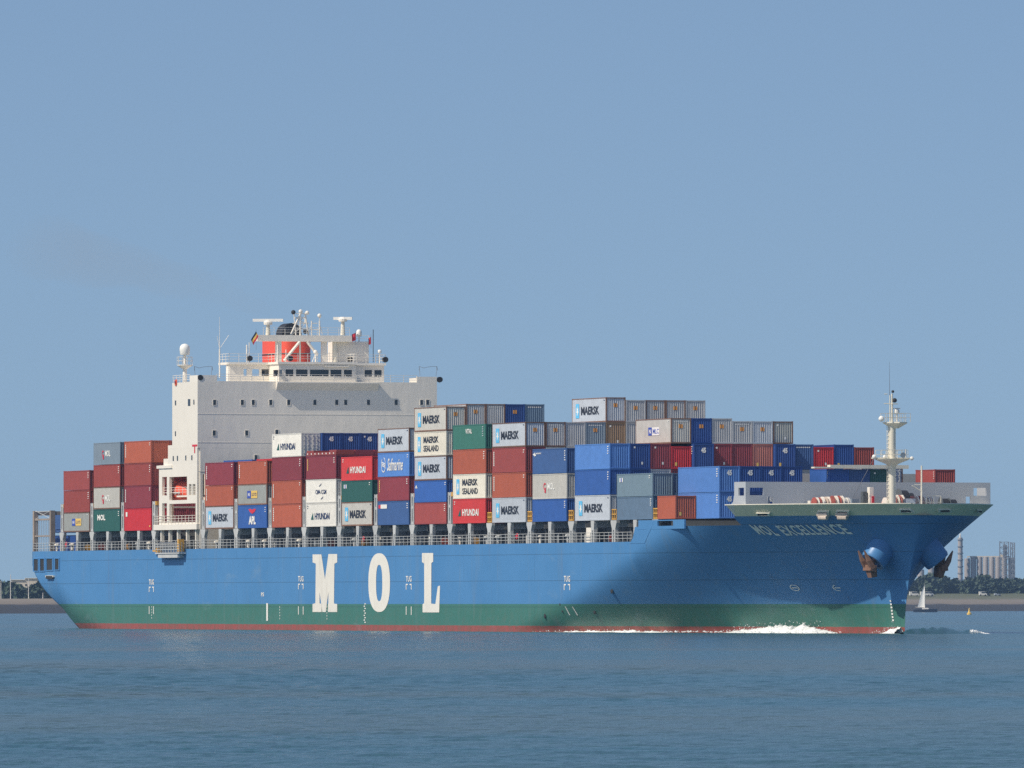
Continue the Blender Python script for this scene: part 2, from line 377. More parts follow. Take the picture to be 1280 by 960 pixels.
# silos, stack and tower behind the right-hand wood
d = 6200
t = thing('grain_silo', 'row of tall concrete grain silos above the trees beyond the bow', 'silo', Matrix.Translation(far(1235, 745, d)))
mpx = d/F
for k in range(7):
    px = 1209.5 + k*7.7; py = 697 if k else 699
    c = far(px, 760, d); hgt = far(px, py, d).z - c.z
    mb = MB().lathe(c + Vector((0, 6, 0)), [(3.6*mpx, 0), (3.6*mpx, hgt), (3.3*mpx, hgt+.5)], 18); rel(mb, t).build('silo_drum', M['concrete'], t, smooth=40)
mb = MB(); fbox(mb, 1209, 1262, 695, 696.6, d+5, 3); fbox(mb, 1250, 1256, 693, 695, d+5, 3)
for k in range(10): fbox(mb, 1209.5+k*5.4, 1210.1+k*5.4, 696.6, 698.5, d+5, 2)
rel(mb, t).build('conveyor_gallery', M['pale_wall'], t)
mb = MB()
for (x0, x1, y0) in ((1250, 1261, 677.5), (1263.5, 1268.5, 678.5)):
    ys = [y0 + 7*i for i in range(10)]
    for y in ys:
        a, b = far(x0, y, d), far(x1, y, d)
        for dy in (0, 5): mb.tube(a+Vector((0,dy,0)), b+Vector((0,dy,0)), .22, n=4)
    for px in (x0, (x0+x1)/2, x1):
        a, b = far(px, y0-(1 if px == x0 else 0), d), far(px, 752, d)
        for dy in (0, 5): mb.tube(a+Vector((0,dy,0)), b+Vector((0,dy,0)), .25, n=4)
    for y in ys: mb.tube(far(x0, y, d), far(x1, y+7, d), .16, n=4); mb.tube(far(x1, y, d), far(x0, y+7, d), .16, n=4)
rel(mb, t).build('lift_tower_frame', M['steel'], t)
mb = MB(); fbox(mb, 1254, 1259, 681, 697, d+1.5, 2); fbox(mb, 1262, 1269, 697, 752, d+2, 6); rel(mb, t).build('lift_tower', M['steel'], t)
t = thing('chimney_stack', 'slender ringed chimney rising between the bow and the silos', 'chimney', Matrix.Translation(far(1200, 750, d)))
a = far(1200.3, 760, d); hgt = far(1200, 672, d).z - a.z
mb = MB().lathe(a, [(3.3*mpx, 0), (3.1*mpx, hgt*.5), (2.9*mpx, hgt)], 14); rel(mb, t).build('shaft', M['concrete'], t, smooth=40)
mb = MB()
for k in range(9): mb.lathe(a + Vector((0,0,hgt*(.2+.095*k))), [(3.7*mpx, 0), (3.7*mpx, .7)], 14)
rel(mb, t).build('platform_rings', M['steel'], t)
mb = MB().lathe(a + Vector((0,0,hgt)), [(1.2*mpx, 0), (1.0*mpx, 1.8), (.3*mpx, 2.4)], 10); rel(mb, t).build('cap', M['white'], t)
t = thing('storage_tank', 'pair of low pale tanks glimpsed under the bow flare above the trees', 'tank', Matrix.Translation(far(1160, 745, d)))
for px, r, py in ((1151, 4.2, 712), (1164, 4.0, 709), (1172, 2.2, 707)):
    c = far(px, 760, d); mb = MB().lathe(c, [(r*mpx, 0), (r*mpx, far(px, py, d).z-c.z)], 14); rel(mb, t).build('tank_drum', M['concrete'], t, smooth=40)

# camper vans on the beach
def van(px, py, L, col, label, cat='van'):
    i = 44; tt = shore_at(px, i); g = shore(tt, i, land_z(tt, i))
    t = thing('parked_van' if cat == 'van' else 'parked_car', label, cat, Matrix.Translation(g) @ Matrix.Rotation(R(8), 4, 'Z'), 'vehicles parked on the far beach')
    h = 2.1 if cat == 'van' else 1.2
    MB().prism([(-L/2,.4),(L/2,.4),(L/2,h*.5),(L/2-.5,h*.62),(L/2-1.1,h),(-L/2,h)], -1, 1).build('body', col, t)
    MB().prism([(L/2-.95,h*.62),(L/2-.55,h*.66),(L/2-1.1,h*.92),(-L/2+1,h*.92),(-L/2+1,h*.62)], -1.02, 1.02).build('window', M['glass'], t)
    for x in (-L*.32, L*.32):
        for y in (-1, .8): MB().lathe((x, y, .38), [(.38, 0), (.38, .22)], 12, 'y').build('wheel', M['black'], t)
van(1142.5, 745, 4.2, M['white'], 'white camper van on the beach just astern of the white sail')
van(1156.5, 745, 4.6, M['white'], 'longer white camper van on the beach just ahead of the white sail')
van(1162, 746, 3.6, M['ltgrey'], 'pale grey van parked at the end of the beach camper row')
van(1228.5, 745.5, 3.6, M['white'], 'lone white van on the beach under the silos')
van(1234, 746, 3.2, M['black'], 'dark car on the beach beside the lone white van', 'car')
van(1247, 746, 3.2, M['ltgrey'], 'pale car on the beach past the lone white van', 'car')

# sailing boats and the buoy
M['sail'] = material('sailcloth', (.80,.79,.75), .8, var=.04)
M['boat_hull'] = material('boat_hull_blue', (.03,.045,.08), .4, var=.05)
def boat(px, wl, d, mast, sail, hullm, label, L=9.0, lean=0.0, g=None):
    if g is None: g = far(px, YH, d); g.z = SEA_Z
    t = thing('sailing_boat', label, 'sailboat', Matrix.Translation(g) @ Matrix.Rotation(R(-12 if sail else 70), 4, 'Z'))
    mb = MB(); N = 9; vs = []; fs = []
    for i in range(N):
        u = i/(N-1); x = (u-.45)*L; b = (1.45 if sail else .8)*math.sin(math.pi*min(1, .22+.80*u))**.7 if u < 1 else .02
        for (y, z) in ((-b, 1.05+.3*u), (-b*.75, -.1), (0, -.5), (b*.75, -.1), (b, 1.05+.3*u)): vs.append((x, y, z))
    for i in range(N-1):
        for j in range(4): fs.append((i*5+j, (i+1)*5+j, (i+1)*5+j+1, i*5+j+1))
        fs.append((i*5+4, (i+1)*5+4, (i+1)*5, i*5))
    fs += [(0,1,2,3,4), tuple((N-1)*5+j for j in (4,3,2,1,0))]
    mb.add(vs, fs); mb.build('hull', hullm, t)
    MB().prism([(-.1*L,1.1),(.2*L,1.2),(.16*L,1.7),(-.08*L,1.75)], -.5, .5).build('cabin', M['white'], t)
    MB().tube((.02*L,0,1), (.02*L+lean,0,mast), .09 if sail else .15, .05 if sail else .10).build('mast', M['ship_white'], t)
    MB().tube((.02*L,0,1.9), (-.38*L,0,2.0), .07).build('boom', M['ship_white'], t)
    mb = MB()
    for p in ((.48*L,0,1.3), (-.44*L,0,1.1), (.02*L,1.3,1.1), (.02*L,-1.3,1.1)): mb.tube(p, (.02*L+lean,0,mast*.97), .018, n=3)
    mb.build('rigging', M['steel'], t)
    if sail:
        K = 8; vs = []; fs = []
        for i in range(K+1):
            u = i/K
            for j in range(4):
                q = j/3; x = -.30*L*q*(1-u)**.8; y = .45*math.sin(math.pi*q)*(1-u*.6)
                for dy in (0, .03): vs.append((.01*L+x, y+dy, 2.0+(mast-2.4)*u))
        for i in range(K):
            for j in range(3):
                a, b = (i*4+j)*2, ((i+1)*4+j)*2
                fs += [(a, a+2, b+2, b), (a+1, b+1, b+3, a+3)]
        mb = MB(); mb.add(vs, fs); mb.build('mainsail', M['sail'], t, smooth=True, fix=False)
boat(1155.5, 761, 4300, 11.3, True, M['boat_hull'], 'dark sailing boat with a white mainsail close to the bow', 9.5)
def shore_boat(px, top, label, L=6.5):
    tt = shore_at(px, 74); p = shore(tt, 74, land_z(tt, 74)+.3); boat(px, 0, p.y, (YH-top)*p.y/F + EYE - p.z, False, M['white'], label, L, g=p)
shore_boat(13, 718, 'yacht laid up on the far bank with the tallest bare mast')
shore_boat(35.5, 723.5, 'white yacht with bare mast on the bank nearest the ship stern')
shore_boat(1, 726, 'yacht with bare mast on the bank at the edge of the photo')
shore_boat(53.5, 741, 'small white dinghy with a short mast tucked under the stern', 4.0)
p = far(1211.5, YH, 3300); p.z = SEA_Z
t = thing('channel_buoy', 'yellow channel buoy floating off the beach beyond the bow', 'buoy', Matrix.Translation(p))
MB().lathe((0,0,0), [(.7,-.5),(.72,.45),(.45,.6)], 16).build('float', M['lyellow'], t, smooth=40)
MB().lathe((0,0,.6), [(.40,0),(.16,1.0)], 10).build('tower', M['lyellow'], t)
MB().tube((-.25,0,1.6),(.25,0,2.0),.06).tube((.25,0,1.6),(-.25,0,2.0),.06).build('topmark', M['lyellow'], t)

# ================================================================== the ship
ship = thing('container_ship', 'huge blue container ship with white deckhouse steaming along the estuary', 'ship', SHIP)
HB = 16.15
PA = (1.863, 189.419, 251.979, .894, 1.266, 1.578, 1.002, .489, 1.702)
def hull_par(z):
    k = min(max(z/13.9, 0), 1)
    return (PA[1]+(PA[2]-PA[1])*k**PA[3], 273.8+6.9*k**PA[0], PA[4]+(PA[5]-PA[4])*k, PA[6]+(PA[7]-PA[6])*k**PA[8])
def half(s, z):
    s0, s1, p, q = hull_par(z); t = min(max((s-s0)/(s1-s0), 0), 1)
    return HB*max(0, 1-t**p)**q
ZK = [(-14.7, 8.2), (-13.7, 7.3), (-11, 5.8), (-8.3, 4.5), (-3.3, 2.3), (.5, 1.05), (6.1, -.4), (11.8, -1.5), (18, -2.8), (26, -5.5), (40, -6)]
def zk(s):
    for (a, za), (b, zb) in zip(ZK, ZK[1:]):
        if s <= b: return za + (zb-za)*(s-a)/(b-a)
    return -6.0
DECK, FORE, BULW = 10.05, 11.72, 13.93
def ztop(s):
    if s < 229.3: return DECK
    if s < 230.3: return DECK + (FORE-DECK)*(s-229.3)
    if s < 258.0: return FORE
    if s < 258.05: return FORE + .7*(s-258)/.05
    return BULW
def hull_point(px, py, sgn=-1):                 # the starboard shell point seen at that pixel of the photograph
    lo, hi = (150.0, 280.0) if sgn < 0 else (262.0, 281.0)
    for it in range(50):
        s = (lo+hi)/2
        z = 8.0
        for _ in range(12):
            v = sgn*half(s, z); y = OY - cth*s + sth*v; z = EYE + (YH-py)*y/F
        if (pix(s, v, z)[0] < px) == (sgn < 0): lo = s
        else: hi = s
    return s, v, z
def hull_material():
    m = bpy.data.materials.new('hull_paint'); m.use_nodes = True; t = m.node_tree; L = t.links.new
    b = t.nodes['Principled BSDF']; b.inputs['Roughness'].default_value = .5; b.inputs['Specular IOR Level'].default_value = .35
    tc = t.nodes.new('ShaderNodeTexCoord'); sx = t.nodes.new('ShaderNodeSeparateXYZ'); L(tc.outputs['Object'], sx.inputs[0])
    def math_(op, a, bv, cv=None):
        q = t.nodes.new('ShaderNodeMath'); q.operation = op
        for i, x in enumerate((a, bv, cv)):
            if x is None: continue
            if hasattr(x, 'links'): L(x, q.inputs[i])
            else: q.inputs[i].default_value = x
        return q.outputs[0]
    def noise(scale, sv, detail=6, rough=.6):
        mp = t.nodes.new('ShaderNodeMapping'); mp.inputs['Scale'].default_value = sv
        n = t.nodes.new('ShaderNodeTexNoise'); n.inputs['Scale'].default_value = scale; n.inputs['Detail'].default_value = detail; n.inputs['Roughness'].default_value = rough
        L(tc.outputs['Object'], mp.inputs[0]); L(mp.outputs[0], n.inputs['Vector']); return n.outputs[0]
    def mix(f, a, c):
        q = t.nodes.new('ShaderNodeMix'); q.data_type = 'RGBA'
        L(f, q.inputs[0])
        for i, x in ((6, a), (7, c)):
            if hasattr(x, 'links'): L(x, q.inputs[i])
            else: q.inputs[i].default_value = (*x, 1)
        return q.outputs[2]
    z = sx.outputs[2]; x = sx.outputs[0]
    step = lambda lim, w: math_('SMOOTHSTEP', 0, 0) if False else _ss(z, lim-w, lim+w)
    def _ss(a, lo, hi):
        r = t.nodes.new('ShaderNodeMapRange'); r.interpolation_type = 'LINEAR'; r.inputs[1].default_value = lo; r.inputs[2].default_value = hi; L(a, r.inputs[0]); return r.outputs[0]
    blotch = noise(.09, (1, 1, 1.3), 6, .65); streak = noise(.5, (1, 1, .12), 6, .7); fine = noise(1.1, (1, 1, 1), 5)
    edge = math_('MULTIPLY_ADD', fine, .12, -.06); zz = math_('ADD', z, edge)
    red = mix(_ss(fine, .35, .7), (.33,.085,.07), (.24,.07,.05)); green = mix(_ss(blotch, .3, .7), (.045,.165,.125), (.055,.185,.15))
    blue = mix(_ss(blotch, .25, .75), (.060,.205,.430), (.084,.246,.490)); cream = mix(_ss(fine, .3, .7), (.76,.70,.48), (.81,.755,.53))
    col = mix(_ss(zz, .42, .50), red, green); col = mix(_ss(z, 2.98, 3.02), col, blue)
    cm = math_('MULTIPLY', _ss(z, 12.69, 12.72), _ss(x, 257.5, 257.6)); col = mix(cm, col, cream)
    dirt = math_('MULTIPLY', _ss(streak, .54, .80), .36)
    low = math_('SUBTRACT', 1.0, _ss(z, .3, 3.5)); dirt2 = math_('MULTIPLY', math_('MULTIPLY', _ss(fine, .45, .75), low), .35)
    col = mix(dirt, col, (.20,.24,.25)); col = mix(dirt2, col, (.16,.15,.10))
    runs = noise(1.0, (1.1, 1, .045), 5, .65); rm = math_('MULTIPLY', _ss(runs, .62, .76), .34); col = mix(rm, col, (.17,.10,.07))
    scuff = noise(.16, (.55, 1, 1.6), 7, .72); sm = math_('MULTIPLY', _ss(scuff, .60, .74), .26); col = mix(sm, col, (.30,.38,.42))
    # plate butts and strakes: fine dark welds
    br = t.nodes.new('ShaderNodeTexBrick'); br.inputs['Scale'].default_value = 1; br.inputs['Brick Width'].default_value = 26; br.inputs['Row Height'].default_value = 3.05
    br.inputs['Mortar Size'].default_value = .045; br.inputs['Mortar Smooth'].default_value = .3; br.offset = .5
    cmb = t.nodes.new('ShaderNodeCombineXYZ'); L(x, cmb.inputs[0]); L(math_('ADD', z, .4), cmb.inputs[1]); L(cmb.outputs[0], br.inputs['Vector'])
    weld = math_('MULTIPLY', br.outputs['Fac'], .46); col = mix(weld, col, (.03,.06,.09))
    L(col, b.inputs['Base Color'])
    bp = t.nodes.new('ShaderNodeBump'); bp.inputs['Distance'].default_value = .05; bp.inputs['Strength'].default_value = .35; L(noise(.35, (1, 1, 1), 2), bp.inputs['Height']); L(bp.outputs[0], b.inputs['Normal'])
    return m
M['hull'] = hull_material()
def build_hull():
    ss = [-14.7, -14.2, -13.7] + [-13 + 1.0*i for i in range(32)] + [22 + 8*i for i in range(18)]
    ss = [s for s in ss if s < 165]
    NB, NS = 9, 26
    sts = []                                   # rows of (s, b, z)
    def rnd(s, z, kz):
        if s > 30: return 1
        f = 1 if s < 14 else (30-s)/16
        return 1 - .075*f*min(max((min(kz+4.2, 6.6)-z)/4.2, 0), 1.0)**2.0
    def section(sfun, top, kz, n0=None):
        pts = [(sfun(kz-4.5), 0.0, kz-4.5)]
        for i in range(NB):
            a = (i+1)/NB*math.pi/2; z = kz-4.5 + 4.5*(1-math.cos(a)) ; z = kz - 4.5*math.cos(a)**1.3
            b = math.sin(a)**.75
            s = sfun(z); pts.append((s, b*half(s, z)*rnd(s, z, kz), z))
        for i in range(1, NS+1):
            z = kz + (top-kz)*i/NS; s = sfun(z); pts.append((s, half(s, z)*rnd(s, z, kz), z))
        return pts
    for s in ss: sts.append(section(lambda z, s=s: s, ztop(s), zk(s)))
    sig = [s for s in [165 + 4*i for i in range(24)] if s < 258]
    for e in (229.3, 229.7, 230.0, 230.3, 258.0, 258.05, 260.2): sig.append(e)
    x = 258.0
    sig += [262 + 1.5*i for i in range(7)]
    sig = sorted(set(sig))
    for s in sig:
        tp = ztop(s) if s != 258.05 else 12.4
        if s == 260.2: pass
        # below the flare a station leans aft with the stem, so every station ends on the stem line
        f = max(0, (s-258)/(280.7-258)); f = min(f, 1)
        sf = (lambda z, s=s, f=f: s - f*(280.7 - hull_par(z)[1]))
        sts.append(section(sf, tp, -1.5))
    last = 272.5
    for k in range(1, 15):
        g = 1-(1-k/14)**2
        s = last + (280.7-last)*g; f = (s-258)/(280.7-258)
        sf = (lambda z, s=s, f=f: s - f*(280.7 - hull_par(z)[1]))
        sts.append(section(sf, BULW, -1.5))
    sts.sort(key=lambda r: r[-1][0])
    n = len(sts[0]); mb = MB()
    for sgn in (-1, 1):
        vs = [(p[0], sgn*p[1], p[2]) for st in sts for p in st]
        mb.add(vs, [((i)*n+j, (i+1)*n+j, (i+1)*n+j+1, i*n+j+1) for i in range(len(sts)-1) for j in range(n-1)])
    t0 = sts[0]; poly = [(p[1], p[2]) for p in t0]; 
    mb.add([(-14.7, -b, z) for b, z in poly] + [(-14.7, b, z) for b, z in reversed(poly)], [tuple(range(2*n))])
    o = mb.build('hull', M['hull'], ship, smooth=50)
    me = o.data; bm = bmesh.new(); bm.from_mesh(me); bmesh.ops.remove_doubles(bm, verts=bm.verts, dist=.004); bmesh.ops.recalc_face_normals(bm, faces=bm.faces); bm.to_mesh(me); bm.free()
    return sts
STS = build_hull()
# decks
mb = MB()
st = [(-14.6, 16.1), (200, 16.1), (229.2, 16.1)]
for (a, ba), (b, bb) in zip(st, st[1:]): mb.quad((a,-ba,DECK-.03), (b,-bb,DECK-.03), (b,bb,DECK-.03), (a,ba,DECK-.03))
mb.build('main_deck', M['deck_dark'], ship)
mb = MB(); row = [(229.4+ (258-229.4)*i/10) for i in range(11)]
for a, b in zip(row, row[1:]): mb.quad((a,-half(a,11.6)+.05,11.62), (b,-half(b,11.6)+.05,11.62), (b,half(b,11.6)-.05,11.62), (a,half(a,11.6)-.05,11.62))
row = [258.2 + (280.2-258.2)*i/24 for i in range(25)]
for a, b in zip(row, row[1:]):
    ha, hb = max(half(a,12.7)-.05, 0), max(half(b,12.7)-.05, 0)
    mb.quad((a,-ha,12.72), (b,-hb,12.72), (b,hb,12.72), (a,ha,12.72))
ha, hb = half(258.2, 11.7)-.05, half(258.2, 12.7)-.05
mb.quad((258.2,-ha,11.6),(258.2,ha,11.6),(258.2,hb,12.7),(258.2,-hb,12.7))
mb.build('forecastle_deck', M['coaming'], ship)
# bulwark capping rail and inner plating
row = [258.3 + (280.5-258.3)*(1-(1-i/30)**2) for i in range(31)]
for sg in (-1, 1):
    mb = MB()
    for a, b in zip(row, row[1:]):
        ha, hb = half(a, 13.9), half(b, 13.9)
        mb.add([(a, sg*(ha+.04), 13.93), (b, sg*(hb+.04), 13.93), (b, sg*max(hb-.28,0), 13.93), (a, sg*max(ha-.28,0), 13.93),
                (a, sg*(ha+.04), 14.02), (b, sg*(hb+.04), 14.02), (b, sg*max(hb-.28,0), 14.02), (a, sg*max(ha-.28,0), 14.02)],
               [(0,1,2,3),(4,5,6,7),(0,1,5,4),(3,2,6,7)])
    mb.build('bulwark_capping', M['mast_cream'], ship)
    mb = MB()
    for a, b in zip(row, row[1:]):
        if b > 278.6: break
        mb.quad((a, sg*max(half(a,12.7)-.12,0), 12.7), (b, sg*max(half(b,12.7)-.12,0), 12.7), (b, sg*max(half(b,13.9)-.12,0), 13.93), (a, sg*max(half(a,13.9)-.12,0), 13.93))
    mb.build('bulwark_lining', M['mast_cream'], ship)

# great white letters amidships (slab shapes drawn on the flat side)
def zp(x, y): return side(300+x/4, 640+y/4, -HB)
ML = [(364,212),(408,212),(426,335),(443,210),(487,210),(487,252),(473,258),(471,458),(487,460),(487,500),(441,500),(441,460),(443,456),(443,400),(430,500),(413,500),(399,400),(399,456),(409,460),(409,500),(364,500),(364,460),(378,456),(380,258),(364,252)]
LL = [(911,205),(967,205),(967,248),(958,255),(957,458),(978,460),(990,372),(1001,368),(997,502),(914,502),(914,462),(922,455),(922,258),(911,250)]
M['hull_letter'] = material('hull_letter_paint', (.76,.735,.66), .6, var=.06, scale=.4, rust=.25)
for poly in (ML, LL):
    MB().flat([zp(*p) for p in poly], lambda u, w: (u, -HB-.03, w)).build('hull_lettering', M['hull_letter'], ship)
mb = MB(); N = 48; o_, i_ = [], []
for k in range(N):
    a = 2*math.pi*k/N; ca, sa = math.cos(a), math.sin(a); se = lambda c, e: math.copysign(abs(c)**e, c)
    o_.append(zp(697+54*se(ca,.85), 353+147*se(sa,.85))); i_.append(zp(697+15.5*se(ca,.8), 355+91*se(sa,.8)))
mb.add([(u,-HB-.03,w_) for u, w_ in o_] + [(u,-HB-.03,w_) for u, w_ in i_], [(k, (k+1)%N, N+(k+1)%N, N+k) for k in range(N)])
mb.build('hull_lettering', M['hull_letter'], ship)
# name on the flare: follows the shell
def on_shell(u, w_, off=.06): return (u, -half(u, w_)-off, w_-.03)
a = hull_point(943, 661.5); b = hull_point(969.5, 663.4); c = hull_point(976.5, 663); d_ = hull_point(1059.5, 661)
mb = MB()
def shell_text(mb, body, pa, pb, hgt, bold=.030):
    vs, fs = text_mesh(body, bold, 0.0, 1.16)
    (s0, _, z0), (s1, _, z1) = pa, pb
    mb.add([on_shell(s0+(s1-s0)*u, z0+(z1-z0)*u + (w_-.5)*hgt, .07) for u, w_ in vs], fs)
shell_text(mb, 'MOL', a, b, 1.12); shell_text(mb, 'EXCELLENCE', c, d_, 1.12)
mb.build('name_lettering', M['lwhite'], ship)
# tug marks and small hull marks
for px in (189.5, 376.3, 511.2, 709):
    s, z = side(px, 726, -HB); s0, s1 = s-1.1, s+1.1
    z = side(px, 727.5 if px < 300 else 723.5, -HB)[1]
    mb = MB(); on = lambda u, w_: (u, -half(u, w_)-.035, w_)
    put_text(mb, 'TUG', s0, s1, z-.35, z+.35, on, .02)
    for sg in (-1, 1):
        e = s + sg*1.1
        mb.flat([(e, z-.6), (e-sg*.75, z-.6), (e-sg*.75, z-.75), (e-sg*.22, z-.75), (e-sg*.22, z-1.3), (e, z-1.3)], on)
        mb.flat([(e, 2.7), (e-sg*.25, 2.7), (e-sg*.25, 1.7), (e, 1.7)], on)
    mb.build('tug_mark', M['lwhite'], ship)
mb = MB(); on = lambda u, w_: (u, -HB-.035, w_)
s, z = side(334.2, 755, -HB); mb.flat([(s-.35,.9),(s+.35,.9),(s+.35,3.1),(s-.35,3.1)], on)
s, z = side(328.5, 743, -HB); put_text(mb, 'PS', s-.6, s+.6, z-.25, z+.25, on, .02)
s, z = side(456.5, 770, -HB)
for k in range(9): mb.flat([(s-.18-.3*(k%2), .7+k*.28), (s+.3-.3*(k%2), .7+k*.28), (s+.3-.3*(k%2), .84+k*.28), (s-.18-.3*(k%2), .84+k*.28)], on)
for px in (190, 350, 409): 
    s, z = side(px, 770, -HB)
    for k in range(5): mb.flat([(s-.08, 1.1+k*.36), (s+.1, 1.1+k*.36), (s+.1, 1.28+k*.36), (s-.08, 1.28+k*.36)], on)
mb.build('draught_mark', M['lwhite'], ship)
mb = MB()
for px, py in ((994, 734.5), (1047.5, 734.5)):            # thruster and bulb symbols
    s, v, z = hull_point(px, py); on2 = lambda u, w_: on_shell(u, w_, .07)
    for k in range(10):
        a0, a1 = 2*math.pi*k/10, 2*math.pi*(k+1)/10
        P_ = lambda a, r: (s+.8*r*math.cos(a), z+.36*r*math.sin(a))
        if px > 1000 and math.cos(a0) > .3: continue
        mb.flat([P_(a0,1), P_(a1,1), P_(a1,.78), P_(a0,.78)], on2)
    mb.flat([(s-.5,z-.05),(s+.5,z-.05),(s+.5,z+.05),(s-.5,z+.05)], on2)
for k in range(7):                                   # draught numbers at the stem
    s, v, z = hull_point(1117 - .5*k, 775-4*k); on2 = lambda u, w_: on_shell(u, w_, .07)
    mb.flat([(s-.14,z-.1),(s+.14,z-.1),(s+.14,z+.1),(s-.14,z+.1)], on2)
mb.build('bow_symbol', M['lwhite'], ship)

# fairleads in the bulwark, mooring openings in the quarter, small shell openings
def shell_box(px0, px1, py0, py1, sg=-1):
    a = hull_point(px0, py1, sg); b = hull_point(px1, py1, sg); c = hull_point(px1, py0, sg); d = hull_point(px0, py0, sg)
    mb = MB(); q = [Vector(x) for x in (a, b, c, d)]
    nrm = (q[1]-q[0]).cross(q[3]-q[0]).normalized()
    if nrm.y*sg < 0: nrm = -nrm
    return q, nrm
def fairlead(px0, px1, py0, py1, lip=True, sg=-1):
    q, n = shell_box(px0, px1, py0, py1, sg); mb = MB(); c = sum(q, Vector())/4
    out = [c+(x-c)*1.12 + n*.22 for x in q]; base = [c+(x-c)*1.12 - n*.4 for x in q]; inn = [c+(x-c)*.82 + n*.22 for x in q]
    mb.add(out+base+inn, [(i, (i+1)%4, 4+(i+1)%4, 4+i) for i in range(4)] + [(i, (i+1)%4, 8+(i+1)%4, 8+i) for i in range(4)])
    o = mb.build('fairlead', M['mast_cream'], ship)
    mb = MB(); r = [c+(x-c)*.84 + n*.12 for x in q]; mb.quad(*r); mb.build('fairlead_shade_sheet', M['black'], o, fix=False)  # black sheet across the lip, painted for the shade inside the fairlead
    if lip:
        mb = MB(); a, b = q[0]+n*.15, q[1]+n*.15
        mb.tube(a, b, .32, n=8).tube(a+Vector((0,0,-.35))+(b-a)*.12, b+Vector((0,0,-.35))-(b-a)*.12, .28, n=8); mb.build('fairlead_roller', M['rope'], o)
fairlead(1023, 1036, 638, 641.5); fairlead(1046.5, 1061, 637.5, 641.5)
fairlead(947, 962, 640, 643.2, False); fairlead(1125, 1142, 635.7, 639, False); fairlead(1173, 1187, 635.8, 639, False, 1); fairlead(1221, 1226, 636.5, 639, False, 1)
mb = MB()
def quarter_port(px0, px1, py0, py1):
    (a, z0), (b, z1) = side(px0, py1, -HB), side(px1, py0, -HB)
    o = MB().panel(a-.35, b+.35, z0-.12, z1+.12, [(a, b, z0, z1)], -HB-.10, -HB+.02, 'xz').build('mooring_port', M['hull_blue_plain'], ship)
    MB().box(a+.01, b-.01, -HB-.012, -HB+.3, z0+.01, z1-.01).build('port_shade_block', M['dark'], o)  # shell is not cut: near-black block carries the port's inner shade as colour
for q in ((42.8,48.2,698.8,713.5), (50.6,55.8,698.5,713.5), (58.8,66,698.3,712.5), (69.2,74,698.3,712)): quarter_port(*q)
(a, z0), (b, z1) = side(58.8, 721.5, -HB), side(68.5, 716.5, -HB)
MB().box(a, b, -HB-.25, -HB+.1, z0, z1-.3).build('quarter_fairlead', M['mast_cream'], ship)
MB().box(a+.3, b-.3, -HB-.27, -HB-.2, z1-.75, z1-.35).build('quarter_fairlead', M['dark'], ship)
mb = MB()
for px, py, r in ((764.5, 738, .45), (743, 764.5, .4), (681, 770, .35), (700, 755.5, .18), (703, 764, .2)):
    s, v, z = hull_point(px, py)
    mb.ball((s, v-.01, z), r, .05, r*.8, 10, 6)
mb.build('overboard_discharge', M['dark'], ship)
# bulwark with scuppers ahead of the raised step
zt = 12.45
def vb(s): return -half(s, 12)-.0
(sa, _), (sb, _) = side(815, 650, -HB), side(848.5, 650, -HB)
h = [(side(822,650,-HB)[0], side(841.5,650,-HB)[0], FORE+.05, zt-.12)]
MB().panel(231.5, 247, FORE-.3, zt, h + [], -HB-.02, -HB+.18, 'xz').build('side_bulwark', M['hull_blue_plain'], ship)
mb = MB().prism([(228.6, DECK-.2), (233.6, DECK-.2), (236.4, FORE+.2), (236.6, zt), (235.4, zt), (234.4, FORE-.3), (230.9, FORE-.5)], -HB-.03, -HB+.16)
mb.build('side_bulwark', M['hull_blue_plain'], ship)

# ------------------------------------------------------------------ bays
BAY = dict(A=0.0, B=14.08, C=28.25, D=64.26, E=78.37, F=92.77, G=106.89, H=121.25, I=135.71, J=149.95, K=164.65, L=179.35, M=194.07, N=209.18, O=223.88, P=237.7)
BASE = EYE + 9.553
LEN = {'40': 12.192, '45': 13.716, '20': 6.058}
HGT = {'S': 2.591, 'H': 2.896}
GAP = .03
order = list(BAY)
# coamings, hatch covers, pillars and lashing posts
for k in order[:-1]:
    s0 = BAY[k]; s1 = s0 + 12.192
    poly = [(s0+.2, 13.5), (s0+.2, -13.5)]
    for i in range(9): x = s0+.8+i*1.32; poly += [(x, -13.5), (x, -14.2), (x+.08, -14.2), (x+.08, -13.5)]
    MB().prism(poly + [(s1-.2, -13.5), (s1-.2, 13.5)], DECK-.02, 11.75, 'xy').build('hatch_coaming', M['coaming'], ship)
    mb = MB().box(s0+.05, s1-.05, -13.75, 13.75, 11.78, 12.50); mb.build('hatch_cover', M['coaming'], ship)
def pillar(sm, wb, wt, ztp=BASE-.03, lean=0):
    mb = MB()
    mb.prism([(sm-wb/2, DECK), (sm-wb*.18, DECK), (sm-wb*.18+lean, ztp-1.1), (sm+wb*.18+lean, ztp-1.1), (sm+wb*.18, DECK), (sm+wb/2, DECK), (sm+wb/2+lean, ztp-.95), (sm+wt/2+lean, ztp-.28), (sm+wt/2+lean, ztp), (sm-wt/2+lean, ztp), (sm-wt/2+lean, ztp-.28), (sm-wb/2+lean, ztp-.95)], -16.05, -15.65)
    return mb.build('deck_pillar', M['post_grey'], ship)
for i, k in enumerate(order[:-1]):
    s0 = BAY[k]; s1 = s0+12.192
    nxt = BAY[order[i+1]] if k not in ('C',) else s1 + 2.0
    pillar((s0+s1)/2, .95, 1.15, lean=.25 if k < 'K' else 0)
    pillar((s1+nxt)/2 if k != 'O' else s1+.8, 1.15, 2.0)
    if k in ('A', 'D'): pillar(s0-1.05, 1.15, 2.0)
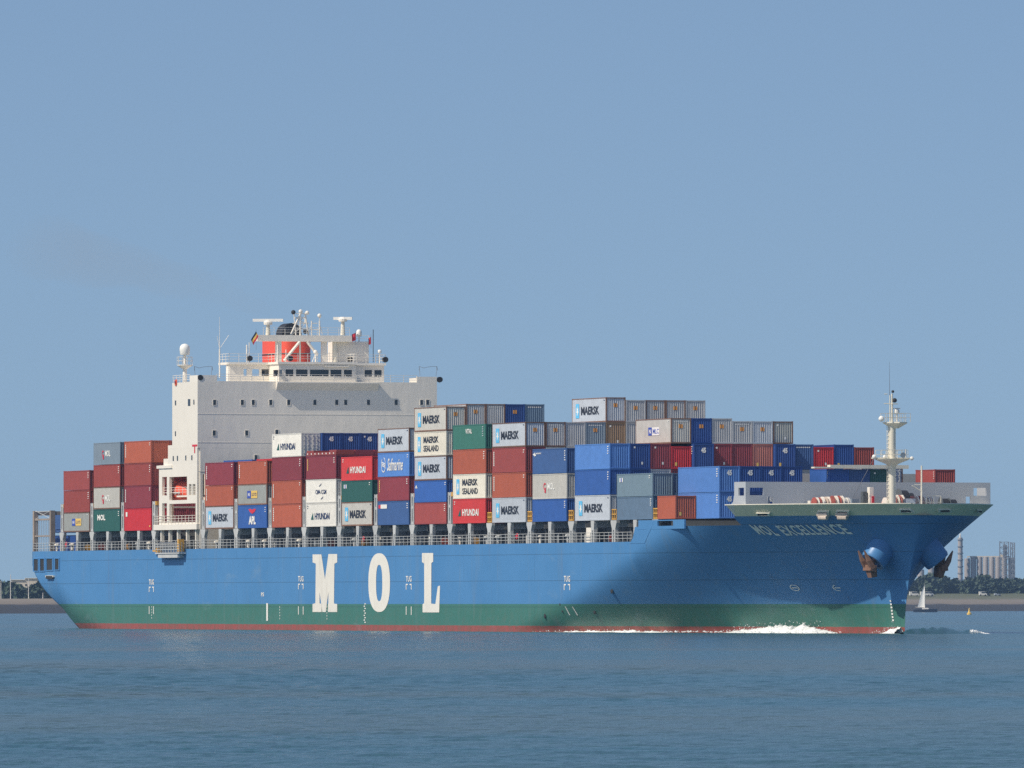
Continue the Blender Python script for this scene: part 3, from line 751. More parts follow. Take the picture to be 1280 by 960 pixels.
def lashing_post(sm):
    o = MB().box(sm-.62, sm-.30, -16.0, -15.55, BASE, BASE+3.75).box(sm+.16, sm+.48, -16.0, -15.55, BASE, BASE+3.75)
    for z in (.02, 1.9, 3.35): o.box(sm-.298, sm+.158, -15.96, -15.6, BASE+z, BASE+z+.32)
    o = o.build('lashing_post', M['post_grey'], ship)
    MB().box(sm+.50, sm+1.02, -15.95, -15.6, BASE+3.25, BASE+3.75).build('post_lamp_box', M['yellow'], o)
    mb = MB().box(sm-.2, sm+.1, -15.4, 15.4, BASE+2.9, BASE+3.1)
    mb.build('lashing_bridge_deck', M['post_grey'], ship)
for k in 'ABCDEFGHIJ':
    s0 = BAY[k]
    if k != 'D': lashing_post(s0-1.0)
    else: lashing_post(s0-1.0)
lashing_post(BAY['C']+13.1); lashing_post(BAY['J']+13.2)
def cage(sm):
    mb = MB()
    for x in (-.8, -.1, .6): mb.box(sm+x, sm+x+.14, -15.95, -15.82, BASE, BASE+1.25)
    for z in (.05, .6, 1.12): mb.box(sm-.8, sm+.74, -15.99, -15.955, BASE+z, BASE+z+.12)
    mb.build('lashing_cage', M['yellow'], ship)
for k in 'KLMNO': cage(BAY[k]+12.192+ (1.25 if k != 'O' else .8))
# inner transverse lashing frames seen dark in the gaps
# deck railing
def railing(pts, name, h=1.1, step=1.5, r=.03, rails=(.4,.75,1.1), m=None, parent=None):
    mb = MB()
    for a, b in zip(pts, pts[1:]):
        a, b = Vector(a), Vector(b); n = max(1, int((b-a).length/step))
        for i in range(n+1):
            p = a + (b-a)*i/n; mb.tube(p, p+Vector((0,0,h)), r*1.2, n=4, cap=False)
        for z in rails: mb.tube(a+Vector((0,0,z*h/1.1)), b+Vector((0,0,z*h/1.1)), r, n=4, cap=False)
    return mb.build(name, m or M['post_grey'], parent or ship)
railing([(-14.5,-16.05,DECK), (229,-16.05,DECK)], 'deck_railing', 1.1, 1.6, .035)
# deck clutter along the side passage
for i in range(46):
    s = -10 + i*5.1 + random.uniform(-1.5, 1.5)
    if 44 < s < 62 or s > 228: continue
    y = -15.4 + random.uniform(0, .8); kind = random.random()
    if kind < .5:
        mb = MB().lathe((s, y, DECK), [(.18,0),(.18,.7),(.38,.75),(.38,.95),(.1,1.05)], 8); mb.build('deck_vent', random.choice([M['ship_white'], M['post_grey'], M['post_grey']]), ship)
    elif kind < .8:
        MB().box(s-.35, s+.35, y, y+.4, DECK, DECK+random.uniform(.6,1.2)).build('deck_locker', random.choice([M['post_grey'], M['coaming'], M['ship_white']]), ship)
    else:
        mb = MB().lathe((s-.2, y, DECK+.45), [(.3,-.25),(.3,.25)], 10, 'x').lathe((s-.2, y, DECK+.45), [(.44,-.3),(.44,-.25)], 10, 'x').lathe((s-.2, y, DECK+.45), [(.44,.25),(.44,.3)], 10, 'x'); mb.build('hose_reel', random.choice([M['winch_red'], M['yellow']]), ship)
for px in (454.5, 646.5, 83.0):
    s, z = side(px, 680, -15.9); MB().lathe((s, -15.9, DECK+.85), [(.32,-.1),(.36,0),(.32,.1)], 12, 'y').build('lifebuoy_box', M['lred'], ship)
(s, z) = side(737, 668, -15.5); MB().box(s-.9, s+.9, -15.6, -14.8, DECK, DECK+1.7).build('deck_locker', M['ship_white'], ship)

# poop: mooring frames at the stern
for px in (43.5, 64.5):
    s, z = side(px, 640, -15.8)
    MB().box(s-.35, s+.35, -16.0, -15.4, DECK, 15.5).box(s-.35, s+.35, 15.4, 16.0, DECK, 15.5).box(s-.3, s+.3, -15.4, 15.4, 14.9, 15.4).build('stern_frame', M['rustframe2'], ship)
(s0, _), (s1, _) = side(43.5, 640, -15.8), side(64.5, 640, -15.8)
MB().box(s0+.36, s1-.36, -15.9, -15.6, 14.2, 14.45).box(s0+.36, s1-.36, -15.9, -15.6, 12.0, 12.2).build('stern_frame_rail', M['rustframe2'], ship)
mb = MB()
for i in range(9):
    s = s0 + .7 + i*(s1-s0-1.4)/8; mb.tube((s,-15.8,DECK), (s,-15.8,14.2), .035, n=4, cap=False)
mb.tube((s0,-15.8,15.4), (s1,-15.8,15.4), .05).tube((s0+.4,-15.8,14.4), (s1-.4,-15.8,15.5), .04).tube((s1-.4,-15.8,14.4), (s0+.4,-15.8,15.5), .04)
mb.build('stern_ladder', M['post_grey'], ship)
s, z = side(67, 668, -13.2)
MB().box(s, s+10.5, -13.2, -9, DECK, 12.2).build('poop_locker', M['royal'], ship)
MB().box(-13.8, -1.0, -8.8, 14.6, DECK, 12.3).build('poop_house', M['coaming'], ship)

# ------------------------------------------------------------------ deckhouse
SH = 61.07; HV = 16.1
W = M['ship_white']
house = link('deckhouse', None, ship)
bpy.data.objects.remove(house)
mb = MB().box(49.9, SH, -HV, HV, 22.95, 31.45).box(50.2, SH-.003, -11.2, HV, DECK, 22.95)
deckhouse = mb.build('deckhouse', W, ship)
def sd(px, py): return side(px, py, -HV)
def hole(x0, x1, y0, y1): 
    (a, z0), (b, z1) = sd(x0, y1), sd(x1, y0); return (a, b, z0, z1)
H = [hole(202.6,208.6,596,619.5), hole(202.6,208.6,629,653.3), hole(211.6,233.8,595.5,625.5), hole(211.6,244.5,629,653.3), hole(236,239.3,605,619), hole(240.6,244.2,605,619)]
MB().panel(sd(198.8,600)[0], SH-.2, 13.25, 20.9, H, -HV, -HV+.35, 'xz').build('boat_bay_wall', W, ship)
MB().box(48.0, SH-.203, -HV+.003, -HV+.35, 20.9, 22.95).box(48.0, 49.9, -HV+.004, -12, 22.955, 23.45).build('boat_bay_wall', W, ship)
MB().box(sd(197,586)[0], 50, -HV-.15, -9, 20.5, 20.88).build('boat_deck_roof', W, ship)
(a, z0) = sd(193, 662); MB().box(a, SH-.1, -HV-.12, -9, 12.55, 13.25).build('boat_deck', W, ship)
MB().panel(-HV+.35, -11.2, DECK, 22.95, [(-15.4,-13.6, 14.6, 19.6)], SH-.3, SH-.004, 'yz').build('deckhouse_front_wing', W, ship)
MB().box(50.2, SH-.3, -12, -11.2, DECK, 12.5).build('deckhouse_lower_wall', M['coaming'], ship)
for s in (44.2, 47.8, 51.5, 55.5, 59.5): MB().box(s-.18, s+.18, -15.9, -15.5, DECK, 12.55).build('boat_deck_column', W, ship)
(s, z) = side(214.5, 610, -15.4); MB().tube((s, -15.4, 13.25), (s, -15.4, 20.5), .28, n=10).build('boat_deck_column', W, ship)
MB().box(44.5, 50.1, -11.0, -10.8, DECK, 13.2).build('boat_bay_bulkhead', M['coaming'], ship)
railing([(42.2,-16.15,13.25), (60.4,-16.15,13.25)], 'boat_deck_railing', 1.1, 1.5, .035, m=W)
railing([(44.0,-15.9,17.0), (60.4,-15.9,17.0)], 'boat_deck_railing', 1.0, 1.5, .03, m=W)
MB().box(50.5, SH-.5, -15.7, -11.3, 16.75, 16.95).build('boat_gallery_floor', W, ship)
# davits
for s in (43.2, 50.1):
    MB().prism([(s-.2,17),(s+.2,17),(s+.2,20.4),(s-.2,20.4)], -12.4, -11.9).build('davit', W, ship)
MB().prism([(-15.6,14.2),(-15.2,13.3),(-12.2,15.8),(-12.6,16.3)], 58.6, 59.1, 'yz').build('davit', W, ship)
# lifeboat
boat_o = thing('lifeboat', 'orange enclosed lifeboat hanging in the side of the white deckhouse', 'lifeboat', SHIP @ Matrix.Translation((47.6, -13.9, 17.35)) @ Matrix.Scale(1.12, 4))
mb = MB(); N, K = 14, 14; vs = []
for i in range(N+1):
    u = -1 + 2*i/N; r = (1-abs(u)**3.2)**.5 if abs(u) < 1 else .02
    for k in range(K):
        a = 2*math.pi*k/K; y = 1.4*r*math.cos(a); z = (1.35 if math.sin(a) > 0 else 1.25)*(r**.8)*math.sin(a)*(1.12 if math.sin(a) > 0 and -.8 < u < -.2 else 1)
        vs.append((u*4.0, y, z))
mb.add(vs, [(i*K+k, i*K+(k+1)%K, (i+1)*K+(k+1)%K, (i+1)*K+k) for i in range(N) for k in range(K)]); mb.build('hull', M['lifeorange'], boat_o, smooth=50)
MB().box(-2.6,-1.2,-.7,.7,1.25,1.9).build('helm_hatch', M['lifeorange'], boat_o)
MB().box(-3.3,3.3,-1.46,-1.40,-.12,.06).build('fender_strip', M['lwhite'], boat_o)
for x in (-2.9, 2.9): MB().tube((x,0,1.0),(x,0,3.0),.06).build('fall_hook', M['black'], boat_o)
# windows in the house front and side
def front_window(px, py, w_=.40, h=.66, s=SH, parent=deckhouse):
    v, z = front(px, py, s)
    o = MB().panel(v-w_/2-.05, v+w_/2+.05, z-h/2-.05, z+h/2+.05, [(v-w_/2, v+w_/2, z-h/2, z+h/2)], s+.002, s+.05, 'yz').build('window', W, parent)
    MB().box(s+.003, s+.03, v-w_/2+.003, v+w_/2-.003, z-h/2+.003, z+h/2-.003).build('pane', M['glass'], o)
for px in (268.2, 302.8, 316.5, 338.4, 360.8, 393.5, 420.8, 432, 460.5, 495, 527, 534.5): front_window(px, 503)
for px, py in ((267.7, 541.3), (308.3, 541.3), (346, 540.5), (320, 572), (501, 541)): front_window(px, py)
def side_slot(px, py, w_, h):
    s, z = sd(px, py)
    o = MB().box(s-w_/2, s+w_/2, -HV-.05, -HV+.02, z-h/2, z+h/2).build('window', M['glass'], deckhouse)
for px, py, w_, h in ((219.6,503.5,.45,.6), (236.6,503,.95,.85), (242.6,502.5,.35,.6), (219.5,542,.35,.6), (216.8,573,.4,.6), (222,572.7,.4,.6), (232.4,572.3,.4,.6), (240,572,.4,.6)): side_slot(px, py, w_, h)
mb = MB()
for py in (517.5, 553, 589.5): 
    z = front(300, py, SH)[1]; mb.box(SH+.002, SH+.022, -HV, HV, z-.05, z+.05)
mb.build('deck_line', W, deckhouse)
mb = MB(); s, z = sd(243.5, 561.5); mb.flat([(s-1.1,z+.6),(s+1.1,z+.6),(s+1.1,z+.35),(s+.2,z+.35),(s+.2,z-.5),(s-.2,z-.5),(s-.2,z+.35),(s-1.1,z+.35)], lambda u, q: (u, -HV-.03, q)); mb.build('side_sign', M['lred'], deckhouse)
MB().box(45.4, 47.7, -HV+.2, -15, 20.9, 21.75).build('deck_locker', W, ship)
# bridge deck, wings and wheelhouse
BZ = 31.45
sol = [(-HV, -13.5), (13.4, HV)]
for a, b in sol:
    mb = MB().box(SH-.12, SH-.002, a, b, BZ, 32.25)
    if a < 0: mb.box(57.6, SH-.122, -HV, -HV+.12, BZ, 32.25)
    else: mb.box(50, SH-.122, HV-.12, HV, BZ, 32.25)
    mb.build('wing_bulwark', W, ship)
railing([(SH-.1,-13.5,BZ), (SH-.1,-5.7,BZ)], 'bridge_railing', .95, 1.4, .035, m=W); railing([(SH-.1,8.1,BZ), (SH-.1,13.4,BZ)], 'bridge_railing', .95, 1.4, .035, m=W)
railing([(SH+.62,-5.6,BZ), (SH+.62,8.1,BZ)], 'bridge_railing', .95, 1.5, .035, m=W)
railing([(50,-HV+.1,BZ), (57.5,-HV+.1,BZ)], 'bridge_railing', .95, 1.4, .035, m=W)
mb = MB()   # front apron: small balcony with sloping underside
mb.prism([(SH+.003, BZ), (SH+.7, BZ), (SH+.7, BZ-.12), (SH+.003, BZ-1.05)], -5.6, 8.1); mb.build('bridge_apron', W, ship)
MB().box(SH-.1, SH+.0, -13.4, 13.4, BZ, BZ+.06).build('deck_edge', W, ship)
wins = lambda s, lst: [(front(a, 466, s)[0], front(b, 466, s)[0], front(400, 470.3, s)[1], front(400, 462.0, s)[1]) for a, b in lst]
SW = 60.2
hc = wins(SW, [(357,366.7),(370,384.5),(387.4,411),(413,427),(430,440)])
wheel = MB().panel(-4.95, 5.4, BZ, 33.75, hc, SW-.15, SW, 'yz').build('wheelhouse', W, ship)
(ws0, wz0), (ws1, wz1) = side(341.5, 470.5, -4.95), side(351.5, 462, -4.95)
MB().panel(54.9, SW-.16, BZ, 33.75, [(ws0, ws1, wz0, wz1)], -4.95, -4.8, 'xz').build('wheelhouse_side', W, wheel)
MB().box(54.9, SW-.16, 5.25, 5.4, BZ, 33.75).build('wheelhouse_side', W, wheel)
SW2 = 56.0
hl = wins(SW2, [(304.5,308.5),(315.2,324),(327,336)]); hr = wins(SW2, [(455.8,465),(468,477),(482.5,489.5)])
MB().panel(-10.3, -4.96, BZ, 33.75, hl, SW2-.15, SW2, 'yz').build('wheelhouse_wing', W, wheel)
MB().panel(5.41, 10.6, BZ, 33.75, hr, SW2-.15, SW2, 'yz').build('wheelhouse_wing', W, wheel)
MB().box(54.6, SW2-.16, -10.3, -10.15, BZ, 33.75).box(54.6, SW2-.16, 10.45, 10.6, BZ, 33.75).build('wheelhouse_side', W, wheel)
MB().box(54.62, 54.7, -4.7, 5.2, BZ, 33.7).build('wheelhouse_back', W, wheel)
MB().box(51.9, SW2+.25, -10.5, 10.8, 33.76, 34.05).box(SW2+.253, SW+.25, -5.15, 5.6, 33.76, 34.05).build('wheelhouse_roof', W, wheel)
for hs, s in ((hc, SW), (hl[2:], SW2), (hr[:2], SW2)):
    for (a, b, z0, z1) in hs: MB().box(s-.10, s-.07, a+.003, b-.003, z0+.003, z1-.003).build('window', M['glass'], wheel)
for (a, b, z0, z1) in hl[:2]+hr[2:]:
    pass
MB().box(ws0+.003, ws1-.003, -4.88, -4.85, wz0+.003, wz1-.003).build('window', M['glass'], wheel)
MB().box(56, 58, -HV+.2, -13.6, BZ, 31.55).build('wing_grating', M['coaming'], ship)
MB().box(SW+.02, SW+.3, 1.2, 4.4, 33.45, 33.6).build('window_washer_rail', W, wheel)
(v, z) = front(415, 455, SW)
# monkey island
RZ = 34.05
railing([(52,-10.4,RZ), (SW2+.2,-10.4,RZ), (SW2+.2,-5.1,RZ), (SW+.2,-5.1,RZ), (SW+.2,5.5,RZ), (SW2+.2,5.5,RZ), (SW2+.2,10.7,RZ), (52,10.7,RZ)], 'monkey_island_railing', 1.1, 1.2, .03, m=W)
def fr(px, py, s): v, z = front(px, py, s); return Vector((s, v, z))
SM = 55.0
pl0, pl1 = fr(322, 426.3, SM), fr(440, 426.3, SM); zt_ = fr(380, 419, SM).z
mast = MB().box(SM-1.6, SM, pl0.y, pl1.y, pl0.z, zt_).build('radar_platform', W, ship)
for px in (350, 407): 
    a = fr(px, 426.4, SM); MB().box(SM-1.0, SM-.35, a.y-.33, a.y+.33, RZ, a.z).build('platform_column', W, mast)
for (x0, y0, x1, y1) in ((374.5, 427, 355, 451), (384, 427, 397, 444)):
    MB().tube(fr(x0,y0,SM-.1), fr(x1,y1,SM-.1), .2, n=6).build('platform_strut', W, mast)
a = fr(375, 427, SM-.4); MB().tube((a.x,a.y,RZ), a, .12).build('platform_strut', W, mast)
railing([(SM-.08, pl0.y+.8, zt_), (SM-.08, pl1.y-.3, zt_)], 'platform_railing', 1.0, 1.3, .028, m=W, parent=mast)
def radar(px, ybase, ytop, wpx, py_bar, tilt):
    a, b = fr(px, ybase, SM-.6), fr(px, ytop, SM-.6)
    o = MB().tube(a, b, .32, .22, n=10).build('radar_post', M['mast_cream'], mast)
    mb = MB().lathe(b, [(.55,-.1),(.6,.2),(.3,.5)], 12); mb.build('radar_motor', W, o)
    c = fr(px, py_bar, SM-.6); hw = wpx/2/9.4
    mb = MB().box(-.17, .17, -hw, hw, -.18, .18); rot = Matrix.Rotation(R(tilt), 3, 'Z'); mb.v = [tuple(rot @ Vector(p) + c) for p in mb.v]
    mb.build('radar_scanner', M['lwhite'], o)
radar(335, 419, 405, 37, 400.3, -24); radar(428.5, 419, 401, 23, 398, -28)
# lattice mast between the radars
L = lambda x0, y0, x1, y1, r=.09, ds=-.6, ds1=None: lm.tube(fr(x0, y0, SM+ds), fr(x1, y1, SM+(ds if ds1 is None else ds1)), r, n=5)
lm = MB()
L(363,420,376,391,.13); L(375.5,420,375.5,389,.13); L(386,420,381.5,392,.11); L(370,420,368,397,.09,-1.3); L(368,397,367,391,.07,-1.3)
L(381.5,404,381.8,391,.1,-1.2); L(366,404,386,404,.06); L(367,411,388,411,.06); L(368,397,383,397,.06); L(370,392,382,392,.05)
L(363,420,382,404,.05); L(388,420,370,404,.05); L(369,404,381,397,.05); L(381,404,369,397,.05)
L(389.5,420,389.5,401,.08); L(399.5,420,399.5,401,.1); L(389.5,404,397,404,.05); L(386,418,390,404,.05); L(389.5,412,399.5,412,.05); L(399.5,402,399,394,.04); L(398,395,401,397,.06)
L(399.5,405,403,418,.05)
lm.build('signal_mast', W, mast)
for px, py, m_ in ((366.7,390.3,M['dark']), (375.8,389.3,W), (384,391,W), (381.5,414.5,M['dark']), (399.3,394.5,W)):
    MB().ball(fr(px,py,SM-.6), .27 if m_ is W else .3, n=10, m=6).build('navigation_light', m_, mast)
# block behind the bridge, domes, searchlights
a, b = fr(420, 455, 54), fr(461, 427.5, 54)
MB().box(50.5, 54, a.y, b.y, RZ, b.z).build('mast_house', W, ship)
a, b = fr(419, 455, 54), fr(421, 428, 54); MB().tube((54.3, a.y-.15, RZ), (54.3, a.y-.15, b.z+.1), .32, n=10).build('vent_trunk', M['mast_cream'], ship)
def dome(px, py, r, s, h, m=None, base=None):
    c = fr(px, py, s); mb = MB().lathe(c, [(r*.9,-h*.55),(r,-h*.4),(r,0),(r*.92,h*.22),(r*.7,h*.38),(r*.35,h*.47),(.02,h*.5)], 16)
    o = mb.build('antenna_dome', m or M['lwhite'], ship, smooth=50)
    if base is not None: MB().tube((c.x,c.y,base), (c.x,c.y,c.z-h*.5), .09).build('dome_post', W, o)
dome(448.7, 416, .36, 53.5, .9, base=fr(0,427.5,54).z); dome(474.5, 439, .25, 55, .4, base=RZ); 
railing([(54,fr(443,428,54).y,fr(0,427.5,54).z), (54,fr(461,428,54).y,fr(0,427.5,54).z)], 'mast_house_railing', 1.2, 1.0, .03, m=W)
MB().tube(fr(466.5,453,54.5), fr(466.5,412,54.5), .05).build('whip_antenna', M['black'], ship)
def searchlight(px, py, s, base):
    c = fr(px, py, s); o = MB().tube(c+Vector((-.25,0,0)), c+Vector((.25,0,0)), .36, n=12).build('searchlight', M['black'], ship)
    MB().tube((c.x,c.y,base), c, .06).build('searchlight_post', W, o)
for px, py in ((312, 448), (362.5, 448), (437, 449), (481.5, 449.5)): searchlight(px, py, SW2 if px != 362.5 else SW-.3, RZ)
searchlight(250, 472, SH-.2, BZ); searchlight(549.5, 474.5, SH-.2, BZ)
a = fr(394.5, 450, 57); mb = MB().tube((57,a.y,RZ),(57,a.y,RZ+1.2),.12).tube((57,a.y-.5,RZ),(57,a.y,RZ+1.1),.05).ball((57,a.y,RZ+1.35),.28); mb.build('magnetic_compass', W, ship)
for px, y0, y1, r in ((308.5, 453, 431, .1), (347, 453, 431, .1), (357.5, 453, 437, .06), (311.5, 453, 428, .06), (411.5,453,440,.05)):
    MB().tube(fr(px,y0,56.1), fr(px,y1,56.1), r).build('whip_antenna', W, ship)
# funnel
SF = 46.0
a, b = front(354, 440, SF)[0], front(391, 440, SF)[0]; s_aft = side(325, 440, a)[0]
zt2 = front(370, 424.5, SF)[1]
def rounded(x0, x1, y0, y1, r, n=5):
    p = []
    for cx, cy, a0 in ((x1-r, y1-r, 0), (x0+r, y1-r, 90), (x0+r, y0+r, 180), (x1-r, y0+r, 270)):
        for i in range(n+1): t_ = R(a0+90*i/n); p.append((cx+r*math.cos(t_), cy+r*math.sin(t_)))
    return p
funnel = MB().prism(rounded(s_aft, SF, a, b, 1.2), 31, zt2, 'xy').build('funnel', M['funnel_red'], ship, smooth=35)
MB().prism(rounded(s_aft-.03, SF+.03, a-.03, b+.03, 1.2), zt2-1.9, zt2-1.75, 'xy').build('funnel_band', M['black'], funnel)
MB().prism(rounded(s_aft+.5, SF-.5, a+.4, b-.4, .9), zt2, zt2+.5, 'xy').build('funnel_top', M['black'], funnel)
c = Vector((SF-3, front(361.5, 415, SF-3)[0], 0)); z0 = zt2+.4
rz_ = front(361, 404, SF-3)[1] - z0
mb = MB(); N = 16
prof = [(c.y + 1.35*math.cos(math.pi*i/N), z0 + rz_*math.sin(math.pi*i/N)**.8) for i in range(N+1)]
mb.prism(prof, SF-4.5, SF-1.8, 'yz'); mb.build('exhaust_cowl', M['black'], funnel, smooth=35)
for dy in (-.6, .5): MB().tube((SF-1.79, c.y+dy, z0+.4), (SF-1.5, c.y+dy, z0+.5), .35, n=10).build('exhaust_pipe', M['dark'], funnel)
MB().box(35, 49.8, -9, 9, DECK, 31).build('engine_casing', W, ship)
# domes on the starboard wing, whip aerials
dsv = -15.2
ds, dz = side(231, 482, dsv); 
o = MB().tube((ds,dsv,BZ-.2), (ds,dsv,side(231,457,dsv)[1]), .3, .25, n=10).build('dome_mast', W, ship)
z1 = side(231, 457, dsv)[1]; MB().lathe((ds,dsv,z1), [(.2,-.5),(1.0,0),(1.0,.1)], 14).build('dome_platform', W, o)
mb = MB()
for k in range(10):
    t_ = 2*math.pi*k/10; t1 = 2*math.pi*(k+1)/10; p, q = Vector((ds+math.cos(t_), dsv+math.sin(t_), z1+.1)), Vector((ds+math.cos(t1), dsv+math.sin(t1), z1+.1))
    mb.tube(p, p+Vector((0,0,1)), .03, n=4)
    for h_ in (.5, 1.0): mb.tube(p+Vector((0,0,h_)), q+Vector((0,0,h_)), .03, n=4)
mb.build('dome_railing', W, o)
zc = side(229.5, 437, dsv)[1]; MB().tube((ds,dsv,z1), (ds,dsv,zc-.7), .2).build('dome_post', W, o)
MB().lathe((ds,dsv,zc), [(.55,-.72),(.62,-.6),(.68,.1),(.6,.42),(.42,.62),(.2,.72),(.02,.75)], 18).build('antenna_dome', M['lwhite'], o, smooth=50)
MB().lathe((57.2,-HV+.05,32.0), [(.28,-.08),(.42,0),(.28,.08)], 12, 'y').build('lifebuoy', M['lred'], ship) if False else None
s, z = side(217.5, 479.5, -HV); MB().lathe((s+1,-HV-.05,z+.1), [(.2,-.08),(.42,-.06),(.42,.06),(.2,.08)], 14, 'y', cap=False).build('lifebuoy', M['lifeorange'], ship)
p0, p1 = fr(274.5, 472, 56), fr(274.5, 396, 56); MB().tube(p0, fr(274.5,436,56), .1).tube(fr(274.5,436,56), p1, .05, .02).tube(fr(274.5,436,56), fr(286,419,56), .03).tube(fr(274.5,436,56), fr(271.5,420,56), .03).build('whip_antenna', W, ship)
for px in (243, 524):
    mb = MB()
    a, b = fr(px,458,58), fr(px+22,458,58); mb.path([fr(px,463,58), a, fr(px+6,460,58), fr(px+12,458.5,58), b, fr(px+23,463,58)], .035, 4)
    mb.tube(fr(px+1,470,58), a, .03).tube(fr(px+21,470,58), b, .03); mb.build('awning_frame', M['steel'], ship)
# gangway platform hung on the side
(g0, _), (g1, _) = side(203, 690, -HB), side(233, 690, -HB)
gw = MB().box(g0, g1, -HB-1.0, -HB-.05, 9.45, 9.6).box(g0+1, g1-1, -HB-.9, -HB-.05, 8.95, 9.42).build('pilot_platform', M['post_grey'], ship)
railing([(g0,-HB-.98,9.6), (g1,-HB-.98,9.6)], 'platform_railing', 1.1, 1.1, .04, parent=gw, m=M['post_grey'])
railing([(g0+.5,-HB-.6,9.6), (g1,-HB-.6,9.6)], 'folded_gangway', 1.3, .6, .05, parent=gw, m=M['steel'])
MB().box(g0-2.6, g0, -HB-.55, -HB-.1, 9.75, 10.0).box(g1-.9, g1-.3, -HB-.95, -HB-.2, 9.7, 11.3).box(g0+.1,g0+.6,-HB-.9,-HB-.3,9.65,10.2).build('gangway_winch', M['yellow'], gw)

# flags
def flag(px, py, s, w_, h, mats, label, tilt=0):
    p = fr(px, py, s); t = thing('flag', label, 'flag', SHIP @ Matrix.Translation(p))
    K = 9; n = len(mats); bands = []
    for j in range(n):
        mb = MB(); vs = []
        for i in range(K+1):
            u = i/K
            for e in (0, 1):
                q = (j+e)/n; vs.append((.12*math.sin(u*7)*u + .1*q, -w_*u*.7 + tilt*q*w_*.3, -h*u*.75 - q*h*.45 if tilt else -q*h - .25*h*u))
        mb.add(vs, [(i*2, i*2+1, i*2+3, i*2+2) for i in range(K)])
        mb.build('stripe', mats[j], t, smooth=True, fix=False)
    MB().tube((0,.02,.3), (0,.02,-h*1.6), .02, n=4).build('halyard', M['steel'], t)
flag(320, 414, 55.6, 1.0, 1.5, [M['lblack'], M['lyellow'], M['lred']], 'black yellow and red striped flag flying beside the funnel', 1)
flag(444.5, 416, 54.6, .8, .95, [M['lred']], 'dark red signal flag hanging beside the small radome')
flag(463.5, 421, 55.2, .5, .9, [M['scarlet'], M['lred']], 'bright red signal flag by the black whip aerial')

# ------------------------------------------------------------------ forecastle
SB_ = 262.0
bw0, bw1 = front(932, 630, SB_)[0], front(1238, 630, SB_)[0]
def fh(x0, x1, y0, y1): (a, z0), (b, z1) = front(x0, y1, SB_), front(x1, y0, SB_); return (a, b, z0, z1)
G = M['breakwater'] = material('breakwater_grey', (.43,.455,.48), .5, var=.05, scale=.3, rust=.12)
zb = 16.5
bh = [fh(937.3,954,609.6,619), fh(959.3,966.4,620.8,634), fh(1217,1233,610,619.6), fh(1207.3,1213,620.8,634)]
bwall = MB().panel(bw0, bw1, 13.9, zb, bh, SB_-.2, SB_, 'yz').panel(-12.3, 12.3, 12.7, 13.895, bh, SB_-.2, SB_, 'yz').build('breakwater', G, ship)
(a, z0), (b, z1) = side(923, 619.6, bw0), side(930, 609.6, bw0)
MB().panel(258.3, SB_-.2, 13.9, zb, [(a, b, z0, z1)], bw0, bw0+.18, 'xz').build('breakwater_return', G, bwall)
MB().panel(258.3, SB_-.2, 13.9, zb, [], bw1-.18, bw1, 'xz').build('breakwater_return', G, bwall)
MB().prism([(258.3,14.0),(257.2,14.0),(257.9,14.3),(258.3,15.1)], bw0, bw0+.15).build('breakwater_bracket', G, bwall)
mb = MB()
for i in range(11):
    v = -11.5 + i*2.3; mb.prism([(SB_-.2,12.72),(SB_-2.4,12.72),(SB_-.2,zb-.2)], v, v+.06, 'xz')
mb.build('breakwater_stiffeners', G, bwall)
# foremast
FS = 269.3
def fm(px, py): return fr(px, py, FS)
c0 = fm(1115, 640); cy = c0.y; zz_ = lambda py: fm(1115, py).z
fmast = MB().lathe((FS, cy, 0), [(.42,12.72),(.42,zz_(582)),(.41,zz_(540)),(.40,zz_(530))], 16).build('foremast', M['mast_cream'], ship, smooth=40)
MB().lathe((FS, cy, 0), [(.42,zz_(583)),(.7,zz_(580)),(1.9,zz_(574.5)),(1.95,zz_(573.5))], 20).build('mast_platform', M['mast_cream'], fmast, smooth=30)
MB().box(FS-.25, FS+.25, fm(1090,573).y, fm(1141,573).y, zz_(573.4), zz_(572)).build('mast_crosstree', M['mast_cream'], fmast)
MB().lathe((FS, cy+.35, 0), [(.42,zz_(535.5)),(.8,zz_(533)),(1.45,zz_(529)),(1.45,zz_(527.5))], 4).build('mast_platform', M['mast_cream'], fmast)
mb = MB()
for zt0, x0, x1, h_ in ((527.5,1105,1134,.95), (573.4,1098.5,1131,.95)):
    for dx in (-1.0, 1.0):
        mb2 = None
        a, b = Vector((FS+dx, fm(x0,0).y, zz_(zt0))), Vector((FS+dx, fm(x1,0).y, zz_(zt0)))
        for i in range(6): p = a+(b-a)*i/5; mb.tube(p, p+Vector((0,0,h_)), .035, n=4)
        for q in (.5, 1): mb.tube(a+Vector((0,0,h_*q)), b+Vector((0,0,h_*q)), .035, n=4)
mb.build('mast_railing', M['mast_cream'], fmast)
mb = MB().tube((FS,cy,zz_(530)), (FS,cy,zz_(492)), .16, .1, n=8).tube((FS,cy-.25,zz_(528)), (FS,cy-.25,zz_(494)), .06).box(FS-.4,FS+.4,cy-.1,cy+.55,zz_(505)-.04,zz_(505)+.06)
mb.tube((FS,cy-.9,zz_(492.6)), (FS,cy-.55,zz_(492.6)), .05).tube((FS,cy-.95,zz_(504.6)), (FS,cy-.1,zz_(504.6)), .05); mb.build('topmast', M['mast_cream'], fmast)
MB().tube((FS,cy-.28,zz_(494)), (FS,cy-.30,zz_(452)), .035, .012, n=4).build('whip_antenna', M['steel'], fmast)
for px, py, r, m_ in ((1115.3,489.5,.16,'dark'), (1117.5,500.5,.26,'dark'), (1101,523.5,.32,'lwhite'), (1092,571,.25,'lwhite'), (1139,573,.22,'lwhite'), (1105,571,.2,'lwhite')):
    p = fm(px, py); MB().ball((FS+.2,p.y,p.z), r, n=10, m=6).build('navigation_light', M[m_], fmast)
